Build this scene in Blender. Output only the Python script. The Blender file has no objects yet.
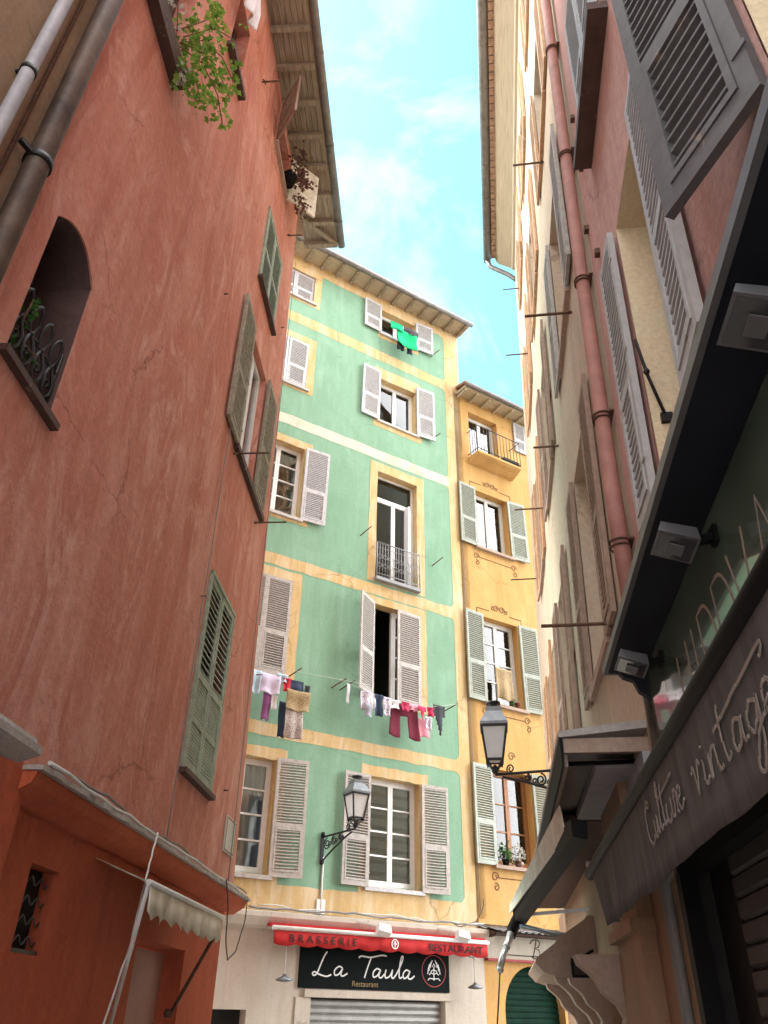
import bpy, bmesh, math, random
from mathutils import Vector, Matrix
random.seed(7)
R = math.radians
scene = bpy.context.scene
COL = scene.collection

# ------------------------------------------------------------------ frames
class Frame:
    """a facade: u runs along it, o is outward, z is up"""
    def __init__(s, p, az, side, bat=0.0):
        a = R(az); s.p = Vector((p[0], p[1], 0)); s.t = Vector((math.sin(a), math.cos(a), 0))
        s.th = math.pi/2 - a; s.s = side; s.bat = bat
        s.out = Vector((-s.t.y, s.t.x, 0))*side
    def loc(s, u, o, z):
        return Vector((u, s.s*(o - s.bat*max(0.0, z-4.0)), z))
    def world(s, u, o, z):
        return s.p + s.t*u + s.out*(o - s.bat*max(0.0, z-4.0)) + Vector((0, 0, z))
FL = Frame((-1.57, 10.0), 3.5, -1)            # red house on the left
FG = Frame((0, 15.0), 58.5, -1)               # green and yellow houses across the end
FR = Frame((1.5, 4.0), 8.0, 1, 0.036)         # pink and cream houses on the right
FS = Frame((1.5, 4.0), 8.0, 1, 0.0)           # same line, plumb (shop fronts)

# ------------------------------------------------------------------ mesh builder
class MB:
    def __init__(s, F, org=(0, 0, 0), warp=None):
        s.F = F; s.org = F.loc(*org); s.v = []; s.f = []; s.sm = []; s.warp = warp
    def pt(s, p):
        if s.warp: p = s.warp(*p)
        s.v.append(s.F.loc(*p) - s.org); return len(s.v)-1
    def face(s, pts, smooth=False):
        s.f.append([s.pt(p) for p in pts]); s.sm.append(smooth)
    def faces_idx(s, base, fs, smooth=False):
        for f in fs: s.f.append([base+i for i in f]); s.sm.append(smooth)
    def box(s, u0, u1, o0, o1, z0, z1):
        b = len(s.v)
        for u in (u0, u1):
            for o in (o0, o1):
                for z in (z0, z1): s.pt((u, o, z))
        s.faces_idx(b, [(0, 1, 3, 2), (4, 6, 7, 5), (0, 4, 5, 1), (2, 3, 7, 6), (0, 2, 6, 4), (1, 5, 7, 3)])
    def hexa(s, p8):
        b = len(s.v)
        for p in p8: s.pt(p)
        s.faces_idx(b, [(0, 3, 2, 1), (4, 5, 6, 7), (0, 1, 5, 4), (1, 2, 6, 5), (2, 3, 7, 6), (3, 0, 4, 7)])
    def bar(s, a, b, w, h):
        """rectangular bar from a to b"""
        a = Vector(a); b = Vector(b); d = (b-a).normalized()
        up = Vector((0, 0, 1)) if abs(d.z) < .95 else Vector((0, 1, 0))
        x = d.cross(up).normalized()*w/2; y = d.cross(x).normalized()*h/2
        s.hexa([a-x-y, a+x-y, a+x+y, a-x+y, b-x-y, b+x-y, b+x+y, b-x+y])
    def prism_u(s, poly, u0, u1, smooth=False):
        """(o,z) outline swept along u"""
        n = len(poly); b = len(s.v)
        for u in (u0, u1):
            for (o, z) in poly: s.pt((u, o, z))
        for i in range(n):
            j = (i+1) % n; s.f.append([b+i, b+j, b+n+j, b+n+i]); s.sm.append(smooth)
        s.f.append([b+i for i in range(n)]); s.sm.append(False)
        s.f.append([b+n+i for i in range(n-1, -1, -1)]); s.sm.append(False)
    def prism_o(s, poly, o0, o1, smooth=False):
        """(u,z) outline with thickness in o"""
        n = len(poly); b = len(s.v)
        for o in (o0, o1):
            for (u, z) in poly: s.pt((u, o, z))
        for i in range(n):
            j = (i+1) % n; s.f.append([b+i, b+j, b+n+j, b+n+i]); s.sm.append(smooth)
        s.f.append([b+i for i in range(n)]); s.sm.append(False)
        s.f.append([b+n+i for i in range(n-1, -1, -1)]); s.sm.append(False)
    def tube(s, pts, r, n=8, closed=False):
        P = [Vector(p) for p in pts]; m = len(P); b = len(s.v)
        rr = r if isinstance(r, (list, tuple)) else [r]*m
        ref = None
        for i in range(m):
            if closed: d = P[(i+1) % m]-P[i-1]
            else: d = P[min(i+1, m-1)]-P[max(i-1, 0)]
            if d.length < 1e-9: d = Vector((0, 0, 1))
            d.normalize()
            if ref is None:
                ref = Vector((0, 0, 1)) if abs(d.z) < .9 else Vector((1, 0, 0))
            x = ref - d*ref.dot(d)
            if x.length < 1e-4: x = Vector((0, 1, 0)) - d*d.y
            x.normalize(); y = d.cross(x); ref = x
            for k in range(n):
                a = 2*math.pi*k/n
                s.pt(P[i] + x*(rr[i]*math.cos(a)) + y*(rr[i]*math.sin(a)))
        for i in range(m if closed else m-1):
            for k in range(n):
                k2 = (k+1) % n; i2 = (i+1) % m
                s.f.append([b+i*n+k, b+i*n+k2, b+i2*n+k2, b+i2*n+k]); s.sm.append(True)
        if not closed:
            s.f.append([b+k for k in range(n)]); s.sm.append(False)
            s.f.append([b+(m-1)*n+k for k in range(n-1, -1, -1)]); s.sm.append(False)
    def lathe(s, c, prof, n=12, ang=0.0):
        b = len(s.v); m = len(prof)
        for (r, z) in prof:
            for k in range(n):
                a = 2*math.pi*k/n + ang
                s.pt((c[0]+r*math.cos(a), c[1]+r*math.sin(a), c[2]+z))
        for i in range(m-1):
            for k in range(n):
                k2 = (k+1) % n
                s.f.append([b+i*n+k, b+i*n+k2, b+(i+1)*n+k2, b+(i+1)*n+k]); s.sm.append(n > 6)
        s.f.append([b+k for k in range(n-1, -1, -1)]); s.sm.append(False)
        s.f.append([b+(m-1)*n+k for k in range(n)]); s.sm.append(False)
    def ribbon(s, pts, w, o, th=0.004):
        """flat painted stroke or raised letter stroke on the facade: pts (u,z)"""
        P = [Vector((p[0], p[1])) for p in pts]
        L = []; Rr = []
        for i in range(len(P)):
            d = P[min(i+1, len(P)-1)]-P[max(i-1, 0)]
            if d.length < 1e-9: d = Vector((1, 0))
            d.normalize(); nn = Vector((-d.y, d.x))*w/2
            L.append(P[i]+nn); Rr.append(P[i]-nn)
        for i in range(len(P)-1):
            a, b_, c, d = L[i], L[i+1], Rr[i+1], Rr[i]
            s.face([(a.x, o+th, a.y), (b_.x, o+th, b_.y), (c.x, o+th, c.y), (d.x, o+th, d.y)])
            s.face([(a.x, o, a.y), (b_.x, o, b_.y), (b_.x, o+th, b_.y), (a.x, o+th, a.y)])
            s.face([(d.x, o, d.y), (c.x, o, c.y), (c.x, o+th, c.y), (d.x, o+th, d.y)])
    def wall(s, u0, u1, z0, z1, holes=(), o=0.0, depth=0.25, extra_z=(), extra_u=()):
        """facade sheet with openings and their reveals"""
        us = sorted(set([u0, u1]+[h[0] for h in holes]+[h[1] for h in holes]+list(extra_u)))
        zs = sorted(set([z0, z1]+[h[2] for h in holes]+[h[3] for h in holes]+list(extra_z)))
        us = [u for u in us if u0 <= u <= u1]; zs = [z for z in zs if z0 <= z <= z1]
        idx = {}
        def g(i, j):
            if (i, j) not in idx: idx[(i, j)] = s.pt((us[i], o, zs[j]))
            return idx[(i, j)]
        for i in range(len(us)-1):
            for j in range(len(zs)-1):
                cu = (us[i]+us[i+1])/2; cz = (zs[j]+zs[j+1])/2
                if any(h[0] < cu < h[1] and h[2] < cz < h[3] for h in holes): continue
                s.f.append([g(i, j), g(i+1, j), g(i+1, j+1), g(i, j+1)]); s.sm.append(False)
        for h in holes:
            a, b_, c, d = h[:4]; dp = h[4] if len(h) > 4 else depth
            s.face([(a, o, c), (a, o-dp, c), (a, o-dp, d), (a, o, d)])
            s.face([(b_, o, c), (b_, o, d), (b_, o-dp, d), (b_, o-dp, c)])
            s.face([(a, o, c), (b_, o, c), (b_, o-dp, c), (a, o-dp, c)])
            if not (len(h) > 5 and h[5] == 'arch'):
                s.face([(a, o, d), (a, o-dp, d), (b_, o-dp, d), (b_, o, d)])
    def build(s, name, mat, parent=None, recalc=True, solid=0.0, merge=False):
        me = bpy.data.meshes.new(name)
        me.from_pydata([tuple(p) for p in s.v], [], s.f)
        for p, f in zip(me.polygons, s.sm): p.use_smooth = f
        bm = bmesh.new(); bm.from_mesh(me)
        if merge: bmesh.ops.remove_doubles(bm, verts=bm.verts, dist=0.0005)
        if recalc: bmesh.ops.recalc_face_normals(bm, faces=bm.faces)
        if solid: bmesh.ops.solidify(bm, geom=bm.faces[:], thickness=solid)
        bm.to_mesh(me); bm.free()
        me.materials.append(mat)
        o = bpy.data.objects.new(name, me); COL.objects.link(o)
        if parent: o.parent = parent
        return o

def tag(o, label, cat, group=None):
    o['label'] = label; o['category'] = cat
    if group: o['group'] = group
    return o
def thing(name, label, cat, F, org, group=None):
    o = bpy.data.objects.new(name, None); COL.objects.link(o)
    o.empty_display_size = .2
    o.location = F.world(*org); o.rotation_euler = (0, 0, F.th)
    return tag(o, label, cat, group)
def single(mb, name, mat, label, cat, F, org, group=None, **k):
    o = mb.build(name, mat, None, **k)
    o.location = F.world(*org); o.rotation_euler = (0, 0, F.th)
    return tag(o, label, cat, group)
def structure(o):
    o['kind'] = 'structure'; return o

# ------------------------------------------------------------------ materials
def newmat(name):
    m = bpy.data.materials.new(name); m.use_nodes = True
    nt = m.node_tree; b = nt.nodes['Principled BSDF']
    return m, nt, b
def N(nt, t, **k):
    n = nt.nodes.new(t)
    for a, v in k.items():
        if a in n.inputs: n.inputs[a].default_value = v
        else: setattr(n, a, v)
    return n
def ramp(nt, stops):
    r = nt.nodes.new('ShaderNodeValToRGB')
    e = r.color_ramp.elements
    while len(e) < len(stops): e.new(.5)
    for i, (p, c) in enumerate(stops):
        e[i].position = p; e[i].color = (*c, 1) if len(c) == 3 else c
    return r
def mapped(nt, scale=(1, 1, 1), rot=(0, 0, 0)):
    tc = nt.nodes.new('ShaderNodeTexCoord'); mp = nt.nodes.new('ShaderNodeMapping')
    mp.inputs['Scale'].default_value = scale; mp.inputs['Rotation'].default_value = rot
    nt.links.new(tc.outputs['Object'], mp.inputs['Vector']); return mp
def mixc(nt, fac, a, b, mode='MIX'):
    m = nt.nodes.new('ShaderNodeMix'); m.data_type = 'RGBA'; m.blend_type = mode
    for sock, v in ((m.inputs[0], fac), (m.inputs[6], a), (m.inputs[7], b)):
        if hasattr(v, 'is_linked') or isinstance(v, bpy.types.NodeSocket): nt.links.new(v, sock)
        elif isinstance(v, (int, float)): sock.default_value = v
        else: sock.default_value = (*v, 1)
    return m.outputs[2]
def plaster(name, c1, c2, c3, scale=1.0, stretch=.35, rough=.92, bump=.25, stain=None, stain_amt=.5, stain_scale=1.0, fine=.25, wisp=None, wsc=(5.0, 5.0, .9), wamt=.55, wear=0.0):
    m, nt, b = newmat(name)
    mp = mapped(nt, (scale, scale, scale*stretch))
    n1 = N(nt, 'ShaderNodeTexNoise', Scale=1.6, Detail=9.0, Roughness=.62, Distortion=.6)
    nt.links.new(mp.outputs[0], n1.inputs['Vector'])
    r1 = ramp(nt, [(.3, c1), (.5, c2), (.72, c3)])
    nt.links.new(n1.outputs[0], r1.inputs[0])
    col = r1.outputs[0]
    mp2 = mapped(nt, (1, 1, 1))
    n2 = N(nt, 'ShaderNodeTexNoise', Scale=22.0*scale, Detail=6.0, Roughness=.7)
    nt.links.new(mp2.outputs[0], n2.inputs['Vector'])
    r2 = ramp(nt, [(.3, (1-fine,)*3), (.7, (1+0*fine,)*3)])
    nt.links.new(n2.outputs[0], r2.inputs[0])
    col = mixc(nt, 1.0, col, r2.outputs[0], 'MULTIPLY')
    if stain is not None:
        mp3 = mapped(nt, (2.2*stain_scale, 2.2*stain_scale, .28*stain_scale))
        n3 = N(nt, 'ShaderNodeTexNoise', Scale=2.0, Detail=10.0, Roughness=.7, Distortion=.9)
        nt.links.new(mp3.outputs[0], n3.inputs['Vector'])
        r3 = ramp(nt, [(.47, (0, 0, 0)), (.7, (stain_amt,)*3)])
        nt.links.new(n3.outputs[0], r3.inputs[0])
        col = mixc(nt, r3.outputs[0], col, stain)
    if wisp is not None:
        mp4 = mapped(nt, wsc, (0, R(9), 0))
        n4 = N(nt, 'ShaderNodeTexNoise', Scale=1.4, Detail=12.0, Roughness=.74, Distortion=2.2)
        nt.links.new(mp4.outputs[0], n4.inputs['Vector'])
        r4 = ramp(nt, [(.48, (0, 0, 0)), (.66, (wamt,)*3)])
        nt.links.new(n4.outputs[0], r4.inputs[0])
        mp5 = mapped(nt, (.9, .9, .5)); n5 = N(nt, 'ShaderNodeTexNoise', Scale=.9, Detail=4.0, Roughness=.6, Distortion=1.0)
        nt.links.new(mp5.outputs[0], n5.inputs['Vector'])
        r5 = ramp(nt, [(.36, (.12, .12, .12)), (.62, (1, 1, 1))]); nt.links.new(n5.outputs[0], r5.inputs[0])
        w_ = mixc(nt, 1.0, r4.outputs[0], r5.outputs[0], 'MULTIPLY')
        col = mixc(nt, w_, col, wisp)
    if wear:
        wp = mapped(nt, (.55, .55, .55)); wn_ = N(nt, 'ShaderNodeTexNoise', Scale=2.5, Detail=6.0, Roughness=.7); nt.links.new(wp.outputs[0], wn_.inputs['Vector'])
        wv = mixc(nt, .28, wp.outputs[0], wn_.outputs[1], 'ADD')
        vo = N(nt, 'ShaderNodeTexVoronoi', Scale=1.1); vo.feature = 'DISTANCE_TO_EDGE'; nt.links.new(wv, vo.inputs['Vector'])
        rc = ramp(nt, [(.0, (1, 1, 1)), (.009, (0, 0, 0))]); nt.links.new(vo.outputs[0], rc.inputs[0])
        nm = N(nt, 'ShaderNodeTexNoise', Scale=.8, Detail=3.0); nt.links.new(mapped(nt, (1, 1, 1)).outputs[0], nm.inputs['Vector'])
        rm = ramp(nt, [(.5, (0, 0, 0)), (.6, (wear,)*3)]); nt.links.new(nm.outputs[0], rm.inputs[0])
        fc = mixc(nt, 1.0, rc.outputs[0], rm.outputs[0], 'MULTIPLY')
        col = mixc(nt, fc, col, tuple(x*.45 for x in c1))
        nr = N(nt, 'ShaderNodeTexNoise', Scale=1.0, Detail=8.0, Roughness=.65); nt.links.new(mapped(nt, (3.4, 3.4, .16)).outputs[0], nr.inputs['Vector'])
        rr_ = ramp(nt, [(.55, (0, 0, 0)), (.74, (wear*.55,)*3)]); nt.links.new(nr.outputs[0], rr_.inputs[0])
        col = mixc(nt, rr_.outputs[0], col, tuple(x*.62+.03 for x in c1))
        nc_ = N(nt, 'ShaderNodeTexNoise', Scale=3.2, Detail=10.0, Roughness=.78); nt.links.new(mapped(nt, (1, 1, .8)).outputs[0], nc_.inputs['Vector'])
        rk = ramp(nt, [(.66, (0, 0, 0)), (.685, (wear*.7,)*3)]); nt.links.new(nc_.outputs[0], rk.inputs[0])
        col = mixc(nt, rk.outputs[0], col, tuple(min(.75, x*1.15+.12) for x in c3))
    nt.links.new(col, b.inputs['Base Color'])
    b.inputs['Roughness'].default_value = rough
    b.inputs['Specular IOR Level'].default_value = .2
    ad = N(nt, 'ShaderNodeMath', operation='ADD')
    nt.links.new(n1.outputs[0], ad.inputs[0]); nt.links.new(n2.outputs[0], ad.inputs[1])
    bp = N(nt, 'ShaderNodeBump', Strength=bump, Distance=.02)
    nt.links.new(ad.outputs[0], bp.inputs['Height']); nt.links.new(bp.outputs[0], b.inputs['Normal'])
    return m
def simple(name, c, rough=.6, metal=0.0, var=.18, scale=9.0, bump=.1, stretch=(1, 1, 1), spec=.4, c2=None):
    m, nt, b = newmat(name)
    mp = mapped(nt, stretch)
    n1 = N(nt, 'ShaderNodeTexNoise', Scale=scale, Detail=6.0, Roughness=.65)
    nt.links.new(mp.outputs[0], n1.inputs['Vector'])
    lo = tuple(x*(1-var) for x in c) if c2 is None else c2
    r1 = ramp(nt, [(.32, lo), (.68, tuple(min(1, x*(1+var*.6)) for x in c))])
    nt.links.new(n1.outputs[0], r1.inputs[0]); nt.links.new(r1.outputs[0], b.inputs['Base Color'])
    b.inputs['Roughness'].default_value = rough; b.inputs['Metallic'].default_value = metal
    b.inputs['Specular IOR Level'].default_value = spec
    if bump:
        bp = N(nt, 'ShaderNodeBump', Strength=bump, Distance=.01)
        nt.links.new(n1.outputs[0], bp.inputs['Height']); nt.links.new(bp.outputs[0], b.inputs['Normal'])
    return m
def vary(m):
    nt = m.node_tree; b = nt.nodes['Principled BSDF']; src = b.inputs['Base Color'].links[0].from_socket
    oi = N(nt, 'ShaderNodeObjectInfo'); r = ramp(nt, [(0, (.80, .78, .76)), (1, (1.04, 1.04, 1.04))]); nt.links.new(oi.outputs['Random'], r.inputs[0])
    c = mixc(nt, 1.0, src, r.outputs[0], 'MULTIPLY')
    n = N(nt, 'ShaderNodeTexNoise', Scale=7.0, Detail=9.0, Roughness=.75); nt.links.new(mapped(nt, (1, 1, .5)).outputs[0], n.inputs['Vector'])
    q = ramp(nt, [(.60, (0, 0, 0)), (.66, (.7, .7, .7))]); nt.links.new(n.outputs[0], q.inputs[0])
    c = mixc(nt, q.outputs[0], c, (.26, .20, .15)); nt.links.new(c, b.inputs['Base Color'])
def glass(name, tint=(.75, .8, .82), refl=1.0):
    m, nt, b = newmat(name); nt.nodes.remove(b)
    out = nt.nodes['Material Output']
    tr = N(nt, 'ShaderNodeBsdfTransparent'); tr.inputs[0].default_value = (*tint, 1)
    gl = N(nt, 'ShaderNodeBsdfGlossy'); gl.inputs['Roughness'].default_value = .03
    mp = mapped(nt, (1, 1, 1)); ns = N(nt, 'ShaderNodeTexNoise', Scale=2.2, Detail=1.0)
    nt.links.new(mp.outputs[0], ns.inputs['Vector'])
    bp = N(nt, 'ShaderNodeBump', Strength=.06, Distance=.05)
    nt.links.new(ns.outputs[0], bp.inputs['Height']); nt.links.new(bp.outputs[0], gl.inputs['Normal'])
    fr = N(nt, 'ShaderNodeFresnel', IOR=1.65)
    ml = N(nt, 'ShaderNodeMath', operation='MULTIPLY'); ml.inputs[1].default_value = refl
    nt.links.new(fr.outputs[0], ml.inputs[0])
    mx = N(nt, 'ShaderNodeMixShader')
    nt.links.new(ml.outputs[0], mx.inputs[0]); nt.links.new(tr.outputs[0], mx.inputs[1]); nt.links.new(gl.outputs[0], mx.inputs[2])
    nt.links.new(mx.outputs[0], out.inputs[0])
    return m
def pattern(name, ca, cb, scale=30.0):
    m, nt, b = newmat(name)
    mp = mapped(nt, (1, 1, 1)); v = N(nt, 'ShaderNodeTexVoronoi', Scale=scale)
    nt.links.new(mp.outputs[0], v.inputs['Vector'])
    r = ramp(nt, [(.3, ca), (.45, cb)]); nt.links.new(v.outputs[0], r.inputs[0])
    nt.links.new(r.outputs[0], b.inputs['Base Color']); b.inputs['Roughness'].default_value = .95
    return m

M = {}
M['red'] = plaster('terracotta_plaster', (.56, .205, .143), (.62, .255, .185), (.69, .35, .275), .6, .55, bump=.6,
                   stain=(.40, .125, .08), stain_amt=.9, stain_scale=.42, wisp=(.71, .43, .35), wsc=(1.5, 1.5, .65), wamt=.8, wear=0.80)
M['redlow'] = plaster('red_shop_plaster', (.50, .11, .052), (.55, .13, .062), (.60, .16, .08), .8, .5, bump=.4, stain=(.25, .07, .045), stain_amt=.35, wear=0.60)
M['brown'] = plaster('brown_plaster', (.30, .19, .11), (.37, .245, .15), (.44, .30, .19), .9, .6, bump=.5, stain=(.20, .14, .10), stain_amt=.6, wear=0.70)
M['green'] = plaster('green_plaster', (.19, .33, .22), (.21, .36, .245), (.245, .40, .285), .8, .7, bump=.3, stain=(.28, .42, .315), stain_amt=.45, fine=.14, wear=0.45)
M['ytrim'] = plaster('yellow_trim_paint', (.53, .35, .15), (.58, .395, .185), (.63, .46, .26), 1.6, .7, bump=.25, stain=(.64, .54, .40), stain_amt=.8, fine=.15, wear=0.80)
M['paletrim'] = plaster('pale_trim_paint', (.58, .50, .36), (.62, .56, .46), (.64, .48, .26), 1.1, .7, bump=.25, fine=.12, wear=0.80)
M['yellow'] = plaster('ochre_yellow_plaster', (.52, .295, .105), (.57, .335, .125), (.62, .39, .17), .9, .5, bump=.3, stain=(.42, .215, .06), stain_amt=.55, fine=.16, wear=0.70)
M['pink'] = plaster('pink_plaster', (.52, .29, .25), (.58, .34, .30), (.64, .41, .37), .9, .3, bump=.5, stain=(.42, .23, .20), stain_amt=.6, wisp=(.66, .47, .43), wear=0.80)
M['cream'] = plaster('cream_plaster', (.50, .39, .275), (.56, .445, .325), (.62, .51, .39), .7, .4, bump=.3, stain=(.45, .36, .29), stain_amt=.5, wear=0.70)
M['creamreveal'] = plaster('ochre_reveal_plaster', (.72, .58, .38), (.77, .63, .43), (.80, .68, .48), 1.5, .6, bump=.4)
M['shopstone'] = plaster('pale_shop_render', (.50, .43, .355), (.55, .485, .41), (.60, .54, .47), .9, .6, bump=.25, stain=(.42, .36, .29), stain_amt=.6, fine=.12, wear=0.70)
M['stone'] = plaster('pink_stone', (.40, .285, .225), (.46, .34, .275), (.53, .40, .335), 1.2, .6, bump=.5, stain=(.36, .25, .19), stain_amt=.6)
M['tan'] = plaster('tan_pilaster', (.32, .20, .125), (.37, .24, .155), (.43, .29, .20), 1.3, .3, bump=.3, stain=(.36, .22, .14), stain_amt=.6)
M['shut_white'] = simple('pale_shutter_paint', (.56, .55, .57), .6, var=.15, scale=14, c2=(.43, .42, .43))
M['shut_beige'] = simple('beige_shutter_paint', (.50, .465, .44), .65, var=.18, scale=14, c2=(.38, .345, .32))
M['shut_sage'] = simple('sage_shutter_paint', (.36, .39, .335), .65, var=.18, scale=14, c2=(.27, .285, .24))
M['shut_green'] = simple('faded_green_shutter_paint', (.31, .36, .28), .7, var=.3, scale=10, c2=(.21, .245, .19))
M['shut_old'] = simple('weathered_shutter_paint', (.33, .30, .23), .75, var=.3, scale=12, c2=(.19, .165, .12))
M['shut_grey'] = simple('grey_shutter_paint', (.095, .092, .098), .6, var=.2, scale=12, c2=(.068, .065, .068))
M['shut_lgrey'] = simple('light_grey_shutter_paint', (.46, .45, .46), .55, var=.15, scale=12)
M['shut_brown'] = simple('brown_shutter_paint', (.36, .255, .195), .7, var=.2, scale=12, c2=(.27, .185, .14))
M['shut_tan'] = simple('tan_shutter_paint', (.58, .36, .21), .7, var=.2, scale=12, c2=(.47, .28, .16))
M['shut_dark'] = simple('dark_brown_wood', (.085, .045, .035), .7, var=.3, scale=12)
M['white'] = simple('white_window_paint', (.74, .73, .72), .5, var=.08, scale=10)
M['woodframe'] = simple('varnished_window_wood', (.34, .15, .06), .5, var=.25, scale=14)
M['iron'] = simple('dark_wrought_iron', (.022, .02, .022), .5, .3, var=.3, scale=30)
M['railgrey'] = simple('grey_painted_iron', (.26, .26, .27), .55, .1, var=.3, scale=30)
M['rust'] = simple('rusty_iron', (.14, .075, .05), .8, .2, var=.45, scale=30)
M['zinc'] = simple('zinc_gutter', (.20, .185, .175), .5, .4, var=.3, scale=7)
M['gzinc'] = simple('grey_pipe_paint', (.40, .40, .44), .45, .0, var=.22, scale=7)
M['pipebrown'] = simple('rust_brown_pipe', (.11, .075, .055), .55, .1, var=.5, scale=5, c2=(.045, .03, .025))
M['pipepink'] = simple('pink_pipe_paint', (.39, .185, .15), .7, var=.2, scale=5, c2=(.30, .14, .115))
M['soffit'] = simple('weathered_soffit_boards', (.34, .29, .21), .85, var=.3, scale=6, stretch=(.4, 6, 6), c2=(.17, .135, .095))
M['soffitpale'] = simple('pale_soffit_boards', (.47, .39, .28), .85, var=.2, scale=6, stretch=(.4, 6, 6))
M['tile'] = simple('terracotta_tiles', (.38, .25, .18), .85, var=.35, scale=8)
M['glass'] = glass('window_glass', refl=1.7)
M['curtain'] = simple('white_curtain', (.50, .51, .58), .9, var=.05, scale=5, stretch=(8, 8, .5))
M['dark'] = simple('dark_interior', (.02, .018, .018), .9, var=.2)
M['blind'] = simple('striped_blind', (.55, .53, .46), .9, var=.1)
M['navy'] = simple('navy_panel', (.009, .011, .022), .6, var=.3, scale=3)
M['blackcloth'] = simple('charcoal_canvas', (.085, .075, .073), .95, var=.35, scale=5, stretch=(3, 1, .5), c2=(.052, .045, .044), bump=.3)
M['black'] = simple('black_metal', (.007, .0065, .007), .6, .0, var=.3, spec=.12)
M['shopblack'] = simple('black_shopfront_paint', (.014, .012, .012), .7, var=.3, spec=.15)
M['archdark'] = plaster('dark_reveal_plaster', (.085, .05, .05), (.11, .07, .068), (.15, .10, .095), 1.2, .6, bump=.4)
M['signgreen'] = None
M['aluminium'] = simple('brushed_aluminium', (.55, .55, .55), .35, .8, var=.15)
M['floodgrey'] = simple('floodlight_casing', (.16, .16, .17), .45, .3, var=.15)
M['redcloth'] = simple('red_awning_canvas', (.44, .016, .016), .85, var=.15, scale=5)
M['letterblack'] = simple('black_lettering', (.02, .015, .015), .8, var=.1)
M['letterwhite'] = simple('white_lettering', (.80, .80, .80), .6, var=.04)
M['lettergold'] = simple('gold_lettering', (.26, .18, .07), .6, var=.1)
M['letterbeige'] = simple('beige_lettering', (.33, .26, .22), .85, var=.2, scale=12)
M['letterdim'] = simple('faded_beige_lettering', (.24, .195, .17), .9, var=.2, scale=12)
M['letterred'] = simple('dark_red_lettering', (.32, .03, .035), .6, var=.1)
M['signblack'] = simple('black_sign_panel', (.005, .008, .008), .65, var=.2, spec=.06)
M['steel'] = simple('galvanised_roller_shutter', (.34, .34, .325), .5, .4, var=.2, scale=4)
M['greendoor'] = simple('dark_green_shutter_door', (.005, .026, .016), .8, var=.3, scale=6, spec=.12)
M['creamcloth'] = simple('cream_awning_cloth', (.72, .68, .58), .95, var=.2, scale=7, c2=(.55, .50, .40))
M['whitepole'] = simple('white_painted_steel', (.70, .69, .66), .5, var=.12)
M['cable_white'] = simple('white_cable', (.62, .61, .59), .6, var=.15)
M['cable_grey'] = simple('grey_cable', (.22, .21, .20), .7, var=.2)
M['cable_black'] = simple('black_cable', (.03, .03, .03), .7, var=.2)
M['string'] = simple('washing_line_string', (.55, .55, .50), .9, var=.1)
M['ledgestone'] = plaster('ledge_cap_render', (.40, .36, .33), (.48, .44, .41), (.55, .52, .49), 2.0, 1, bump=.5)
M['roof'] = simple('clay_roof', (.30, .16, .10), .9, var=.3, scale=6)
M['lampglass'] = simple('frosted_lamp_glass', (.62, .61, .61), .3, var=.04, spec=.6)
M['lampcap'] = simple('lamp_cap_zinc', (.16, .17, .18), .4, .5, var=.25)
M['painted'] = simple('brown_painted_ornament', (.17, .075, .03), .9, var=.2)
M['leaf'] = None
M['stem'] = simple('plant_stem', (.16, .08, .05), .9, var=.2)
M['pot'] = simple('terracotta_pot', (.20, .07, .05), .7, var=.25)
M['deadplant'] = simple('dry_brown_plant', (.15, .075, .06), .95, var=.4)
M['cobble'] = plaster('street_paving', (.30, .28, .25), (.36, .335, .30), (.42, .39, .35), 3, 1, bump=.5)
M['enamel'] = simple('white_street_plate', (.52, .48, .42), .5, var=.1)
M['floodglass'] = simple('floodlight_glass', (.05, .05, .055), .06, var=.1, spec=1.0)
M['doorpink'] = simple('dusty_pink_door', (.40, .20, .165), .7, var=.12, scale=5)
M['grill'] = simple('security_grille', (.10, .11, .11), .5, .4, var=.2)
M['shopshutter'] = simple('dark_slatted_shutter', (.05, .04, .037), .6, .1, var=.25)
def leafmat(name, a, b_):
    m, nt, b = newmat(name)
    oi = N(nt, 'ShaderNodeNewGeometry')
    r = ramp(nt, [(.0, a), (1.0, b_)]); nt.links.new(oi.outputs['Random Per Island'], r.inputs[0])
    nt.links.new(r.outputs[0], b.inputs['Base Color']); b.inputs['Roughness'].default_value = .5
    b.inputs['Subsurface Weight'].default_value = 0
    out = nt.nodes['Material Output']; tl = N(nt, 'ShaderNodeBsdfTranslucent'); mx = N(nt, 'ShaderNodeMixShader'); mx.inputs[0].default_value = .35
    nt.links.new(r.outputs[0], tl.inputs[0]); nt.links.new(b.outputs[0], mx.inputs[1]); nt.links.new(tl.outputs[0], mx.inputs[2])
    nt.links.new(mx.outputs[0], out.inputs[0]); return m
M['leaf'] = leafmat('vine_leaf', (.10, .24, .03), (.30, .46, .08))
M['fern'] = leafmat('fern_leaf', (.02, .09, .015), (.07, .20, .03))
M['palefl'] = leafmat('pale_flower', (.40, .38, .30), (.62, .60, .55))
def signglass():
    m, nt, b = newmat('glossy_green_fascia')
    mp = mapped(nt, (1, 1, 1)); ns = N(nt, 'ShaderNodeTexNoise', Scale=2.0, Detail=3.0)
    nt.links.new(mp.outputs[0], ns.inputs['Vector'])
    r = ramp(nt, [(.35, (.06, .09, .065)), (.7, (.11, .15, .115))]); nt.links.new(ns.outputs[0], r.inputs[0])
    nt.links.new(r.outputs[0], b.inputs['Base Color']); b.inputs['Roughness'].default_value = .10
    b.inputs['Specular IOR Level'].default_value = 1.0; b.inputs['Coat Weight'].default_value = .6; b.inputs['Coat Roughness'].default_value = .02
    return m
M['signgreen'] = signglass()
def clothmat(name, c, var=.12):
    return simple(name, c, .95, var=var, scale=10, bump=.15)

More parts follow.
